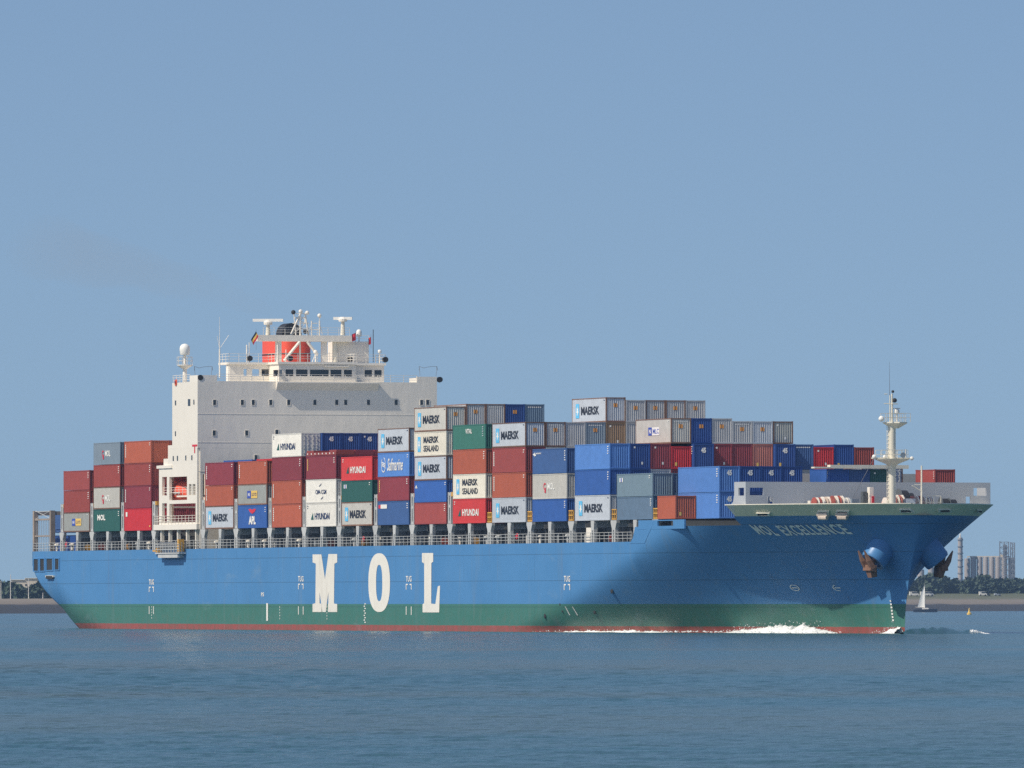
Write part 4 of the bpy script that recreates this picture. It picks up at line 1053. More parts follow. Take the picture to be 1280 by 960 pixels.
p = fm(1121, 527); q = fm(1121, 514); MB().tube(p, q, .14, .1, n=8).lathe(q, [(.28,-.2),(.3,.1),(.15,.25)], 10).box(q.x-.08,q.x+.08,q.y-.4,q.y+.4,q.z+.25,q.z+.36).build('mast_radar', M['lwhite'], fmast)
p = fm(1124, 569); MB().lathe((FS+.9,p.y,p.z), [(.12,-.5),(.2,0),(.3,.25),(.31,.3)], 12, 'x').build('fog_horn', M['bluegrey'], fmast)
p = fm(1132,572); MB().tube(p, p+Vector((0,0,.9)), .12).build('mast_lamp', M['lwhite'], fmast)
mb = MB()
for i in range(28): z = 13 + i*.45; mb.box(FS-.15,FS+.15,cy-.56,cy-.52,z,z+.05) if z < zz_(530) else None
mb.box(FS-.19,FS-.15,cy-.56,cy-.52,13,zz_(530)).box(FS+.15,FS+.19,cy-.56,cy-.52,13,zz_(530)); mb.build('mast_ladder', M['mast_cream'], fmast)
mb = MB().tube(fm(1094,570), fr(1066,622,263), .025, n=4); mb.build('mast_stay', M['steel'], fmast)
# forward light post
p0, p1 = fr(1152,640,271), fr(1152,582,271)
mb = MB().tube((271,p0.y,12.72), p1, .12, .09, n=8).tube(fr(1140,607,271), fr(1152,614,271), .06).tube(fr(1143,606,271), fr(1152,606,271), .04); mb.build('light_post', M['mast_cream'], ship)
# winches, windlasses, reels
def winch(px, s, r, wpx, mats, name='mooring_winch'):
    v, _ = front(px, 630, s); hw = wpx/2/11.0; z = 12.72+max(r, 0.9)+.15
    o = MB().box(s-.7,s+.7,v-hw-.1,v+hw+.1,12.72,13.3).build(name, M['coaming'], ship)
    MB().lathe((s,v,z), [(r*.7,-hw*.9),(r*.7,hw*.9)], 14, 'y').build('drum', mats[0], o)
    for k, y in enumerate((-hw, -hw*.25, hw*.35, hw)): MB().lathe((s,v+y,z), [(r,-.06),(r,.06)], 14, 'y').build('drum_flange', mats[1+k%2], o)
for a in ((1022,266,.95,9,('rope','winch_red','ship_white')), (1033,265,1.0,11,('rope','ship_white','rope')), (1046,266,1.05,12,('rope','winch_red','ship_white')), (1056,265,.95,8,('rope','ship_white','post_grey')),
          (1109,268.0,.95,6,('rope','ship_white','rope')), (1122,267,1.1,11,('rope','pink','ship_white')), (1147,268,1.05,14,('rope','pink','ship_white')), (1160,268,1.0,8,('rope','rope','ship_white'))):
    winch(a[0], a[1], a[2], a[3], [M[x] for x in a[4]])
for px, s, r, wpx in ((1128,265,1.3,9), (1137,265,1.15,6), (1180,264.5,.85,8), (1190,264.5,.8,8)):
    v, _ = front(px, 630, s); hw = wpx/2/11
    o = MB().lathe((s,v,13.0+r), [(r,-hw),(r,hw)], 18, 'y').build('hawser_reel', M['black'], ship, smooth=40)
    MB().lathe((s,v,13.1+r), [(r*1.06,-hw-.08),(r*1.06,-hw)], 18, 'y').build('reel_flange', M['deck_dark'], o)
    MB().box(s-.5,s+.5,v-hw,v+hw,12.72,13.2).build('reel_foot', M['coaming'], o)
for px, s, wpx, h_, m_ in ((1014,263,6,1.7,'ship_white'), (1068,264,9,1.9,'bluegrey'), (1137,269,12,1.9,'ltgrey'), (1080,264,5,2.7,'deck_dark'), (1088,264.5,5,3.2,'ship_white'), (1090,264.6,3,2.2,'lred'), (1091,267,22,1.35,'lred'), (1198,264,6,1.4,'deck_dark')):
    v, _ = front(px, 630, s); hw = wpx/2/11; MB().box(s-.4,s+.4,v-hw,v+hw,12.72,12.72+h_).build('deck_machinery', M[m_], ship)
v0, v1 = front(1158, 630, 270)[0], front(1176, 630, 270)[0]
railing([(270,v0,12.72),(270,v1,12.72)], 'forecastle_railing', 2.2, .6, .045, m=M['mast_cream'])
v0, v1 = front(930, 630, 262.5)[0], front(1010, 630, 262.5)[0]
# anchors in their pods
def anchor(sgn, px, py):
    s, v, z = hull_point(px, py); v = sgn*abs(v)
    ax = Vector((.16, sgn*.60, -.78)).normalized()
    c = Vector((s, v, z)) - ax*.2
    e1 = ax.cross(Vector((0,0,1))).normalized(); e2 = e1.cross(ax)
    mb = MB(); N = 24; prof = [(1.50,-2.8),(1.45,.2),(1.40,1.7),(1.28,1.95),(.95,1.95),(.85,1.5)]; vs = []
    for r, h_ in prof:
        for i in range(N): t_ = 2*math.pi*i/N; vs.append(c + ax*h_ + e1*(r*math.cos(t_)) + e2*(r*1.05*math.sin(t_)))
    mb.add(vs, [(k*N+i, k*N+(i+1)%N, (k+1)*N+(i+1)%N, (k+1)*N+i) for k in range(len(prof)-1) for i in range(N)] + [tuple((len(prof)-1)*N+i for i in range(N))])
    mb.build('anchor_pod', M['hull_blue_plain'], ship, smooth=40)
    tip = c + ax*1.9; an = MB(); ex = Vector((1, 0, 0)); out = Vector((0, sgn, 0))
    crown = tip + Vector((0, sgn*.35, -.75))
    an.tube(tip - ax*.5, crown, .3, .36, n=8)
    def beam(p, q, w0, w1, h0, h1):
        d = (q-p).normalized(); a_ = ex; b_ = a_.cross(d).normalized()
        pts = [p+a_*w0+b_*h0, p-a_*w0+b_*h0, p-a_*w0-b_*h0, p+a_*w0-b_*h0, q+a_*w1+b_*h1, q-a_*w1+b_*h1, q-a_*w1-b_*h1, q+a_*w1-b_*h1]
        an.add(pts, [(0,1,2,3),(4,5,6,7),(0,1,5,4),(1,2,6,5),(2,3,7,6),(3,0,4,7)])
    for e in (-1, 1):
        arm = crown + ex*e*.95
        mid = arm + Vector((0, sgn*.50, .85))
        beam(arm, mid, .30, .30, .26, .22); beam(mid, arm + Vector((0, sgn*1.0, 1.95)), .30, .07, .22, .05)
    beam(crown + Vector((0,-sgn*.1,.1)), crown + Vector((0,-sgn*.3,-.95)), .85, .6, .40, .32)
    beam(crown - Vector((0,sgn*.3,0)), crown + Vector((0,sgn*.35,.1)), 1.2, 1.2, .36, .32)
    an.build('anchor', M['anchor'], ship)
anchor(-1, 1101, 687); anchor(1, 1101, 687)

# ------------------------------------------------------------------ containers
def corr(L, depth, pitch, h0, h1, fn, flat_=.30):
    """A corrugated sheet: trapezoid ridges along u in 0..L."""
    pts = []; u = 0.0; n = max(1, round(L/pitch)); p = L/n
    for i in range(n):
        b = i*p; pts += [(b, 1), (b+p*flat_, 1), (b+p*.5, 0), (b+p*(.5+flat_), 0)]
    pts.append((L, 1)); mb_v = []; f = []
    for u, k in pts: mb_v += [fn(u, h0, k*depth), fn(u, h1, k*depth)]
    for i in range(len(pts)-1): f.append((2*i, 2*i+2, 2*i+3, 2*i+1))
    return mb_v, f
MESH = {}
def cont_mesh(L, h, door):
    k = (L, h, door)
    if k in MESH: return MESH[k]
    l = LEN[L]; H_ = HGT[h]; x1 = l/2; Wd = 1.219
    b = MB()
    b.add(*corr(l-.3, .036, .278, .16, H_-.12, lambda u, z, d: (-x1+.15+u, -Wd+.052-d, z)))
    b.quad((x1-.15, Wd-.03, .16), (-x1+.15, Wd-.03, .16), (-x1+.15, Wd-.03, H_-.12), (x1-.15, Wd-.03, H_-.12))
    b.quad((-x1+.08, Wd-.1, .16), (-x1+.08, -Wd+.1, .16), (-x1+.08, -Wd+.1, H_-.12), (-x1+.08, Wd-.1, H_-.12))
    b.quad((-x1+.1,-Wd+.1,H_-.035), (x1-.1,-Wd+.1,H_-.035), (x1-.1,Wd-.1,H_-.035), (-x1+.1,Wd-.1,H_-.035))
    b.quad((-x1+.1,-Wd+.1,.12), (-x1+.1,Wd-.1,.12), (x1-.1,Wd-.1,.12), (x1-.1,-Wd+.1,.12))
    if not door:
        b.add(*corr(2*Wd-.30, .050, .255, .16, H_-.14, lambda u, z, d: (x1-.085+d, -Wd+.15+u, z), .17))
    f = MB()
    for sy in (-1, 1):
        for sx in (-1, 1):
            xa, xb = sorted((sx*x1, sx*(x1-.16))); ya, yb = sorted((sy*Wd, sy*(Wd-.15))); f.box(xa, xb, ya, yb, .12, H_-.12)
            xa, xb = sorted((sx*(x1+.006), sx*(x1-.18))); ya, yb = sorted((sy*(Wd+.006), sy*(Wd-.17))); f.box(xa, xb, ya, yb, 0, .118); f.box(xa, xb, ya, yb, H_-.118, H_)
        ya, yb = sorted((sy*Wd, sy*(Wd-.10))); f.box(-x1+.18, x1-.18, ya, yb, .0, .16); f.box(-x1+.18, x1-.18, ya, yb, H_-.12, H_-.02)
    for sx in (-1, 1):
        xa, xb = sorted((sx*x1, sx*(x1-.10))); f.box(xa, xb, -Wd+.17, Wd-.17, 0, .16); f.box(xa, xb, -Wd+.17, Wd-.17, H_-.14, H_-.02)
    r = None; leaf = None
    if door:
        leaf = [MB().box(x1-.09, x1-.03, y0, y1, .17, H_-.15).mesh('door_leaf', M['white']) for y0, y1 in ((-Wd+.16,-.01),(.01,Wd-.16))]
        r = MB()
        for y in (-.82, -.34, .34, .82):
            r.tube((x1+.02,y,.2), (x1+.02,y,H_-.18), .028, n=5)
            for z in (.35, .95, 1.35, H_-.9, H_-.35): r.box(x1-.028, x1+.06, y-.09, y+.09, z-.05, z+.05)
        r = r.mesh('lock_rods', M['post_grey'])
    MESH[k] = (b.mesh('container_body', M['white'], fix=False), f.mesh('container_frame', M['white'], fix=False), leaf, r); return MESH[k]
SY = -1.219-.012
def sidefn(l): return lambda u, w_: (u, SY, w_)
MARK = {}
def mark_meshes(kind, L, h):
    """Parts painted on the starboard side: list of (part name, mesh)."""
    k = (kind, L, h)
    if k in MARK: return MARK[k]
    l = LEN[L]; H_ = HGT[h]; X = lambda q: -l/2 + q*l; Z = lambda q: H_*(1-q); fn = sidefn(l); out = []
    def txt(body, a, b, t, bt, m, bold=.02, shear=0, name='lettering'):
        mb = MB(); put_text(mb, body, X(a), X(b), Z(bt), Z(t), fn, bold, shear); out.append((name, mb.mesh(name, M[m], fix=False)))
    def rect(mb, a, b, t, bt, dy=0): mb.quad(*[(X(q), SY-dy, Z(w_)) for q, w_ in ((a,bt),(b,bt),(b,t),(a,t))])
    def emblem(a, b, t, bt):
        mb = MB(); rect(mb, a, b, t, bt); mb.cur = 1; cx, cz = X((a+b)/2), Z((t+bt)/2); rx, rz = (b-a)*l*.40, (bt-t)*H_*.40
        P7 = [(cx+rx*r*math.sin(math.pi*i/7), cz+rz*r*math.cos(math.pi*i/7)) for i in range(14) for r in [(1, .42)[i % 2]]]
        for i in range(14): mb.add([(cx, SY-.006, cz), (P7[i][0], SY-.006, P7[i][1]), (P7[(i+1)%14][0], SY-.006, P7[(i+1)%14][1])], [(0,1,2)])
        out.append(('emblem', mb.mesh('emblem', [M['lblue'], M['lwhite']], fix=False)))
    def code(m='lwhite', n=3, a=.93):
        mb = MB()
        for i in range(n): rect(mb, a, a+.035-.008*(i % 2), .10+.09*i, .135+.09*i)
        out.append(('serial_mark', mb.mesh('serial_mark', M[m], fix=False)))
    def vert(m='lwhite', a=.045, n=7, top=.15):
        mb = MB()
        for i in range(n): rect(mb, a, a+.022, top+.085*i, top+.065+.085*i)
        out.append(('vertical_lettering', mb.mesh('vertical_lettering', M[m], fix=False)))
    if kind == 'maersk': txt('MAERSK', .27, .80, .34, .68, 'lblack', .03); emblem(.115, .215, .22, .80); code('lnavy', 1)
    elif kind == 'sealand': txt('MAERSK', .29, .76, .20, .47, 'lblack', .03); txt('SEALAND', .29, .76, .57, .82, 'lblack', .02); emblem(.11, .20, .20, .82)
    elif kind in ('hyundai', 'hyundai_w'):
        m = 'lnavy' if kind == 'hyundai' else 'lwhite'
        txt('HYUNDAI', .29, .79, .42, .70, m, .03)
        mb = MB(); mb.add([(X(.16),SY,Z(.70)), (X(.25),SY,Z(.70)), (X(.235),SY,Z(.40))], [(0,1,2)]); out.append(('emblem', mb.mesh('emblem', M['dkgreen'], fix=False))); code('lnavy' if kind == 'hyundai' else 'lwhite', 2, .04)
    elif kind == 'cma':
        txt('CMA CGM', .32, .68, .44, .63, 'lnavy', .02); mb = MB()
        for a, b, t_, bt in ((.44,.49,.28,.22), (.49,.52,.22,.17), (.50,.55,.83,.77), (.55,.58,.77,.72)): mb.quad(*[(X(q),SY,Z(w_)) for q, w_ in ((a,t_+.04),(b,bt+.04),(b,bt),(a,t_))])
        out.append(('emblem', mb.mesh('emblem', M['lnavy'], fix=False)))
    elif kind == 'mol':
        txt('MOL', .44, .64, .36, .64, 'lwhite', .03); mb = MB(); cx, cz = X(.36), Z(.50)
        for i in range(10):
            a0, a1 = math.pi*(.2+.17*i), math.pi*(.2+.17*(i+1)); mb.quad(*[(cx+rr*.5*math.cos(a_), SY, cz+rr*.42*math.sin(a_)) for a_, rr in ((a0,1),(a1,1),(a1,.62),(a0,.62))])
        mb.quad((cx-.1,SY,cz-.75),(cx+.35,SY,cz-.75),(cx+.35,SY,cz-.35),(cx-.1,SY,cz-.35)); out.append(('emblem', mb.mesh('emblem', M['lred'], fix=False)))
    elif kind == 'molg': txt('MOL', .15, .45, .24, .50, 'lwhite', .04); code()
    elif kind == 'apl':
        txt('APL', .38, .62, .48, .84, 'lwhite', .05); mb = MB(); cx, cz = X(.5), Z(.27)
        mb.add([(cx+1.6*u, SY, cz+.32*w_) for u, w_ in ((-1,.8),(-.45,1),(0,.55),(.45,1),(1,.8),(.6,-.3),(0,-1),(-.6,-.3))], [(0,1,2,6,7),(2,3,4,5,6)]); out.append(('emblem', mb.mesh('emblem', M['lred'], fix=False))); code()
    elif kind == 'saf':
        txt('Safmarine', .30, .80, .24, .76, 'lwhite', .015, .35); mb = MB(); cx, cz = X(.18), Z(.50)
        for i in range(14):
            if i in (3, 4): continue
            a0, a1 = 2*math.pi*i/14, 2*math.pi*(i+1)/14; mb.quad(*[(cx+rr*.85*math.cos(a_), SY, cz+rr*.95*math.sin(a_)) for a_, rr in ((a0,1),(a1,1),(a1,.86),(a0,.86))])
        for q in (-.15, .05, .25): mb.quad((cx-.6,SY,cz+q),(cx+.6,SY,cz+q-.2),(cx+.6,SY,cz+q-.08),(cx-.6,SY,cz+q+.12))
        out.append(('emblem', mb.mesh('emblem', M['lwhite'], fix=False))); code(n=2)
    elif kind == 'pno':
        mb = MB(); rect(mb, .33, .46, .32, .68); mb.cur = 1; rect(mb, .465, .68, .32, .68); out.append(('emblem', mb.mesh('emblem', [M['lroyal'], M['lyellow']], fix=False)))
        mb = MB(); put_text(mb, 'N', X(.36), X(.42), Z(.58), Z(.42), lambda u, w_: (u, SY-.006, w_), .03); out.append(('lettering', mb.mesh('lettering', M['lwhite'], fix=False)))
        mb = MB(); put_text(mb, 'LLOYD', X(.49), X(.66), Z(.58), Z(.42), lambda u, w_: (u, SY-.006, w_), .02); out.append(('lettering', mb.mesh('lettering', M['lnavy'], fix=False))); code(n=1, a=.9)
    elif kind == 'pnw':
        mb = MB(); rect(mb, .36, .46, .34, .66); mb.cur = 1; rect(mb, .465, .68, .34, .66); out.append(('emblem', mb.mesh('emblem', [M['lroyal'], M['lwhite']], fix=False)))
        mb = MB(); put_text(mb, 'N', X(.385), X(.435), Z(.58), Z(.42), lambda u, w_: (u, SY-.006, w_), .03); out.append(('lettering', mb.mesh('lettering', M['lwhite'], fix=False)))
        mb = MB(); put_text(mb, 'MLC', X(.49), X(.66), Z(.60), Z(.40), lambda u, w_: (u, SY-.006, w_), .02); out.append(('lettering', mb.mesh('lettering', M['lroyal'], fix=False))); code(n=1, a=.9)
    elif kind == 'vital': txt('VITAL', .39, .59, .18, .37, 'lwhite', .03); code('ltgrey', 5, .9)
    elif kind == 'senator':
        mb = MB(); mb.add([(X(a), SY, Z(b)) for a, b in ((.01,.22),(.07,.14),(.07,.20),(.11,.24),(.07,.30),(.05,.27))], [(0,1,2,3,4,5)]); out.append(('emblem', mb.mesh('emblem', M['lwhite'], fix=False))); txt('senator', .09, .26, .14, .21, 'lwhite'); code(n=5, a=.93)
    elif kind == 'seaco': 
        mb = MB(); rect(mb, .03, .10, .16, .30); mb.cur = 1; rect(mb, .10, .30, .14, .31); out.append(('emblem', mb.mesh('emblem', [M['lred'], M['lwhite']], fix=False))); code(n=3)
    elif kind == 'plus':
        mb = MB(); rect(mb, .08, .17, .18, .36); mb.cur = 1; cx, cz = X(.125), Z(.27); mb.quad((cx-.2,SY-.006,cz-.22),(cx+.2,SY-.006,cz-.22),(cx+.2,SY-.006,cz+.22),(cx-.2,SY-.006,cz+.22)); out.append(('emblem', mb.mesh('emblem', [M['lwhite'], M['lroyal']], fix=False))); code(n=2, a=.9)
    elif kind == 'small': 
        mb = MB(); mb.add([(X(.03),SY,Z(.3)),(X(.09),SY,Z(.3)),(X(.065),SY,Z(.19))], [(0,1,2)]); rect(mb, .03, .10, .31, .34); out.append(('emblem', mb.mesh('emblem', M['lwhite'], fix=False))); code(n=2, a=.95)
    elif kind == 'tex': 
        mb = MB(); rect(mb, .06, .12, .16, .36); out.append(('serial_mark', mb.mesh('serial_mark', M['lwhite'], fix=False))); mb = MB(); rect(mb, .93, .97, .78, .84); out.append(('caution_label', mb.mesh('caution_label', M['lyellow'], fix=False)))
    elif kind == 'vert': vert(); code(n=2, a=.93)
    elif kind == 'vertr': vert('lyellow', .05, 6, .14); code(n=3, a=.92)
    elif kind == 'code': code(n=4, a=.93)
    elif kind == 'blank': pass
    MARK[k] = out; return out
def end_meshes(kind, L, h):
    k = ('end', kind, L, h)
    if k in MARK: return MARK[k]
    l = LEN[L]; H_ = HGT[h]; XE = l/2 - .085 + .046 + .012; out = []; fn = lambda u, w_: (XE, u, w_)
    def rect(mb, a, b, z0, z1, dx=0): mb.quad((XE+dx,a,z0),(XE+dx,b,z0),(XE+dx,b,z1),(XE+dx,a,z1))
    if '45' in kind: mb = MB(); put_text(mb, '45', -.32, .28, H_-1.05, H_-.45, fn, .05); out.append(('number_lettering', mb.mesh('number_lettering', M['lwhite'], fix=False)))
    if 'haz' in kind:
        mb = MB(); rect(mb, -.28, .22, H_-1.15, H_-.72); mb.cur = 1; rect(mb, -.06, .0, H_-1.2, H_-.66, .005); out.append(('height_label', mb.mesh('height_label', [M['lorange'], M['lblack']], fix=False)))
    if 'dash' in kind:
        mb = MB()
        for i in range(7): rect(mb, -.85+i*.25, -.68+i*.25, H_-.42, H_-.30)
        out.append(('lettering', mb.mesh('lettering', M['lwhite'], fix=False)))
    if 'data' in kind:
        mb = MB(); rect(mb, -.75, -.55, H_-.55, H_-.35); rect(mb, .15, .35, .5, .8) ; out.append(('serial_mark', mb.mesh('serial_mark', M['lwhite'], fix=False)))
    if 'tag' in kind:
        mb = MB(); rect(mb, -.75, -.5, .35, .75); out.append(('caution_label', mb.mesh('caution_label', M['lyellow'], fix=False)))
    MARK[k] = out; return out
COLN = dict(white='white', cream='cream', ltgrey='pale grey', beige='beige', grey='grey', bluegrey='blue grey', slate='slate blue', teal='teal grey', maroon='maroon', brown='brown', brick='brick red', orange='rusty orange',
            red='bright red', scarlet='scarlet', pink='pinkish red', blue='blue', navy='navy blue', royal='royal blue', ltblue='light blue', dkgreen='dark green', green='green', rustgrey='rust streaked grey', tan='tan brown')
MARKN = dict(maersk='star badged', sealand='double lettered', hyundai='dark lettered', hyundai_w='white lettered', cma='sparsely lettered', mol='small lettered', molg='block lettered', apl='eagle badged', saf='script lettered',
             pno='yellow badged', pnw='two tone badged', vital='word marked', senator='arrow marked', seaco='white plated', plus='white badged', small='triangle marked', tex='white plated', vert='white striped', vertr='yellow striped', code='white coded', blank='')
ORD = ['zeroth','first','second','third','fourth','fifth','sixth','seventh','eighth','ninth','tenth','eleventh','twelfth','thirteenth']
BAYN = dict(A='aftmost bay', B='second bay from the stern', C='bay just abaft the deckhouse', P='foremost bay', Z='stern frame')
for i, k in enumerate('DEFGHIJKLMNO'): BAYN[k] = ORD[i+1]+' bay ahead of the deckhouse'
TIERN = ['', 'bottom', 'second', 'third', 'fourth', 'fifth']
RUSTY = {'ltgrey', 'cream', 'beige', 'rustgrey', 'grey', 'tan'}
def rowv(r): return -16.08 + 1.219 + 2.476*(r-1)
n_cont = 0
def container(bay, row, tier, z, L, h, col, mark='blank', end='', door=False, s0=None, label=None):
    global n_cont; n_cont += 1
    s = (BAY[bay] if s0 is None else s0) + LEN[L]/2
    if L == '45' and s0 is None and bay != 'P': s = BAY[bay] + LEN['40']/2
    jit = Matrix.Translation((random.uniform(-.035,.035), random.uniform(-.015,.015), 0))
    if label is None:
        who = ' '.join(x for x in (COLN[col], MARKN[mark], 'door end' if door else '', 'container') if x)
        if row == 1: label = f'{who}, {TIERN[tier]} tier, {BAYN[bay]}'
        else: label = f'{who}, {ORD[row]} row inboard, {TIERN[tier]} tier, {BAYN[bay]}'
    o = thing('shipping_container', label, 'container', SHIP @ Matrix.Translation((s, rowv(row), z)) @ jit, 'containers stacked on the ship')
    b, f, leaf, rods = cont_mesh(L, h, door)
    m = M[col]
    def part(name, me, mat=None, parent=o):
        q = link(name, me, parent)
        if mat is not None: q.material_slots[0].link = 'OBJECT'; q.material_slots[0].material = mat
        return q
    part('container_body', b, m); part('container_frame', f, M['rustframe'] if (col in RUSTY and random.random() < .75) else m)
    if leaf:
        for x in leaf: part('door', x, m)
        part('lock_rods', rods)
    for nm, me in mark_meshes(mark, L, h): part(nm, me)
    if end and not door:
        for nm, me in end_meshes(end, L, h): part(nm, me)
    return o
def stack(bay, row, specs, z=BASE, s0=None, only=None):
    for i, sp in enumerate(specs):
        h = sp[1]
        if only is None or (i+1) in only: container(bay, row, i+1, z, sp[0], h, *sp[2:], s0=s0)
        z += HGT[h] + GAP
    return z
T = lambda c, m='blank', h='H', L='40', e='', d=False: (L, h, c, m, e, d)
ST = dict(
 A=[T('grey','pno','S'), T('brown','code','H'), T('brick','code','S')],
 B=[T('dkgreen','molg'), T('beige','mol'), T('brown','code'), T('bluegrey','mol')],
 C=[T('red','tex'), T('maroon','vert'), T('brown','code'), T('orange','vert')],
 D=[T('ltgrey','maersk'), T('orange','vert','S'), T('maroon','vert')],
 E=[T('blue','apl'), T('grey','pno','S'), T('orange','vert')],
 F=[T('orange','vert'), T('orange','vert'), T('maroon','code'), T('white','hyundai',d=True)],
 G=[T('white','hyundai'), T('white','cma'), T('maroon','vertr')],
 H=[T('beige','maersk'), T('dkgreen','plus','S'), T('scarlet','hyundai_w')],
 I=[T('navy','seaco'), T('maroon','vertr'), T('ltblue','saf'), T('ltgrey','maersk')],
 J=[T('brick','code','S'), T('blue','small','S'), T('ltgrey','maersk'), T('cream','sealand'), T('beige','maersk',e='haz')],
 K=[T('scarlet','hyundai_w'), T('cream','sealand'), T('orange','code'), T('green','vital')],
 L=[T('ltgrey','maersk'), T('orange','vert'), T('brick','vert'), T('ltgrey','maersk',e='haz')],
 M=[T('blue','code','S'), T('beige','mol'), T('navy','senator')],
 N=[T('ltgrey','maersk'), T('blue','code'), T('ltblue','code')],
 O=[T('slate','code','S'), T('teal','plus','S')],
)
for k, sp in ST.items(): stack(k, 1, sp)
z2 = lambda *hs: BASE + sum(HGT[h]+GAP for h in hs)
# second rows that show in the gaps or over the tops
for r in (2, 3): stack('C', r, [T('maroon'), T('maroon'), T('brown'), T('brown')])
container('D', 2, 3, z2('H','H'), '40', 'H', 'blue'); container('E', 2, 3, z2('H','H'), '40', 'H', 'red')
container('F', 2, 4, z2('H','H','H'), '45', 'H', 'royal', 'blank', '45'); container('F', 3, 4, z2('H','H','H'), '45', 'H', 'royal', 'blank', '45 tag'); container('F', 4, 4, z2('H','H','H'), '45', 'H', 'royal', 'blank', '45 data')
for r, (c, e) in enumerate((('rustgrey','haz'), ('rustgrey','dash'), ('royal','haz'), ('slate','dash')), 2): container('J', r, 5, z2('S','H','H','H'), '40', 'H', c, 'blank', e)
for r, (c, e) in enumerate((('rustgrey','dash haz'), ('rustgrey',''), ('bluegrey','dash haz'), ('tan','data'), ('rustgrey',''), ('rustgrey',''), ('rustgrey',''), ('grey','')), 2): container('L', r, 4, z2('H','H','H'), '40', 'H', c, 'blank', e)
for r, (c, mk, e) in enumerate((('ltgrey','maersk','haz'), ('rustgrey','blank','haz'), ('rustgrey','blank','haz'), ('rustgrey','blank','haz'), ('rustgrey','blank','haz')), 5): container('L', r, 5, z2('H','H','H','H'), '40', 'S' if r > 5 else 'H', c, mk, e)
for r, c, e in ((2,'royal','data'), (3,'maroon','data'), (4,'red','tag')): container('N', r, 3, z2('H','H'), '40', 'S' if r == 4 else 'H', c, 'blank', e)
for r, (c, mk, e, h) in enumerate((('beige','pnw','dash haz','H'), ('royal','blank','haz','H'), ('rustgrey','blank','haz','H'), ('rustgrey','blank','dash haz','S'), ('ltgrey','blank','haz','S'), ('grey','blank','data','S')), 4):
    container('N', r, 4, z2('H','H','H'), '40', h, c, mk, e)
container('N', 2, 2, z2('H'), '40', 'H', 'royal'); container('N', 3, 2, z2('H'), '40', 'H', 'ltgrey'); container('N', 4, 2, z2('H'), '40', 'H', 'maroon')
for r, (c, e, L_, h) in enumerate((('royal','45','45','H'), ('maroon','data','40','H'), ('maroon','','40','H'), ('pink','tag','40','H'), ('royal','45 tag','45','H'), ('navy','dash','40','H'), ('red','data','40','S'), ('royal','tag','40','H'), ('brown','','40','S')), 5):
    container('N', r, 3, z2('H','H'), L_, h, c, 'code' if r == 5 else 'blank', e)
container('O', 2, 2, z2('S'), '40', 'S', 'slate')
container('P', 1, 1, BASE, '20', 'S', 'orange', 'blank', 'tag', label='short rusty orange container alone in the outer row of the foremost bay')
for r in range(2, 6):
    for ti in (1, 2): container('P', r, ti, z2(*('H',)*(ti-1)), '45', 'H', 'ltblue' if r == 2 else 'royal', 'code' if r == 2 else 'blank', '45 tag' if r % 2 else '45')
container('P', 6, 2, z2('H'), '20', 'H', 'navy', s0=BAY['P'])
fs = 251.4 - 6.058 + 1.6
for r, c, e in ((7,'blue',''), (8,'navy',''), (9,'dkgreen','data')): container('P', r, 2, z2('H'), '20', 'S', c, 'code', e, s0=fs)
for r in (10, 11): container('P', r, 2, z2('H'), '20', 'H', 'ltgrey', door=True, s0=BAY['P'])
container('P', 12, 2, z2('H'), '20', 'S', 'brick', 'code', s0=fs+.8)
for r in (7, 8, 9, 12): container('P', r, 1, BASE, '20', 'H', random.choice(['navy','brown','slate']), s0=fs + (.8 if r == 12 else 0))
for r in (10, 11): container('P', r, 1, BASE, '20', 'H', 'maroon', s0=BAY['P'])
container('P', 6, 1, BASE, '20', 'H', 'brown', s0=BAY['P'])
for ti in (1,): container('Z', 2, 1, BASE, '40', 'S', 'navy', s0=-13.9, label='dark blue container at the stern just inside the mooring frames')
o = thing('steel_boom', 'long cream steel boom lying across the foremost container tops', 'boom', SHIP @ Matrix.Translation((253.0, 0, 0)))
zb_ = z2('H','S')
a, b = front(1036, 586, 253)[0], front(1134, 586, 253)[0]
MB().box(-.5, .5, a, b, zb_+.02, zb_+.42).build('boom_beam', M['mast_cream'], o)
MB().box(-.55, .55, a-1.9, a-.01, zb_+.02, zb_+.2).build('boom_foot', M['mast_cream'], o)
# folded flat racks on top of the fourth bay
for r, (c) in enumerate(('brown','maroon','maroon'), 1):
    o = thing('flat_rack', f'folded {"brown" if r == 1 else "maroon"} flat rack in the {ORD[r]} row above the fourth bay stack', 'flat rack', SHIP @ Matrix.Translation((BAY['G']+6.096, rowv(r), z2('H','H','H'))), 'folded flat racks')
    MB().box(-6.05,6.05,-1.2,1.2,0,.36).build('base', M[c], o)
    for sx in (-1, 1):
        x0, x1 = sorted((sx*3.2, sx*6.0)); MB().box(x0, x1, -1.15, 1.15, .37, .62).build('folded_end', M[c], o)
    mb = MB()
    for i in range(8): mb.box(-5.6+i*1.5, -5.3+i*1.5, -1.22, -1.17, .12, .3)
    mb.build('lashing_mark', M['lwhite'], o)
for r in (2, 3, 4): container('G', r, 3, z2('H','H'), '40', 'H', 'maroon')
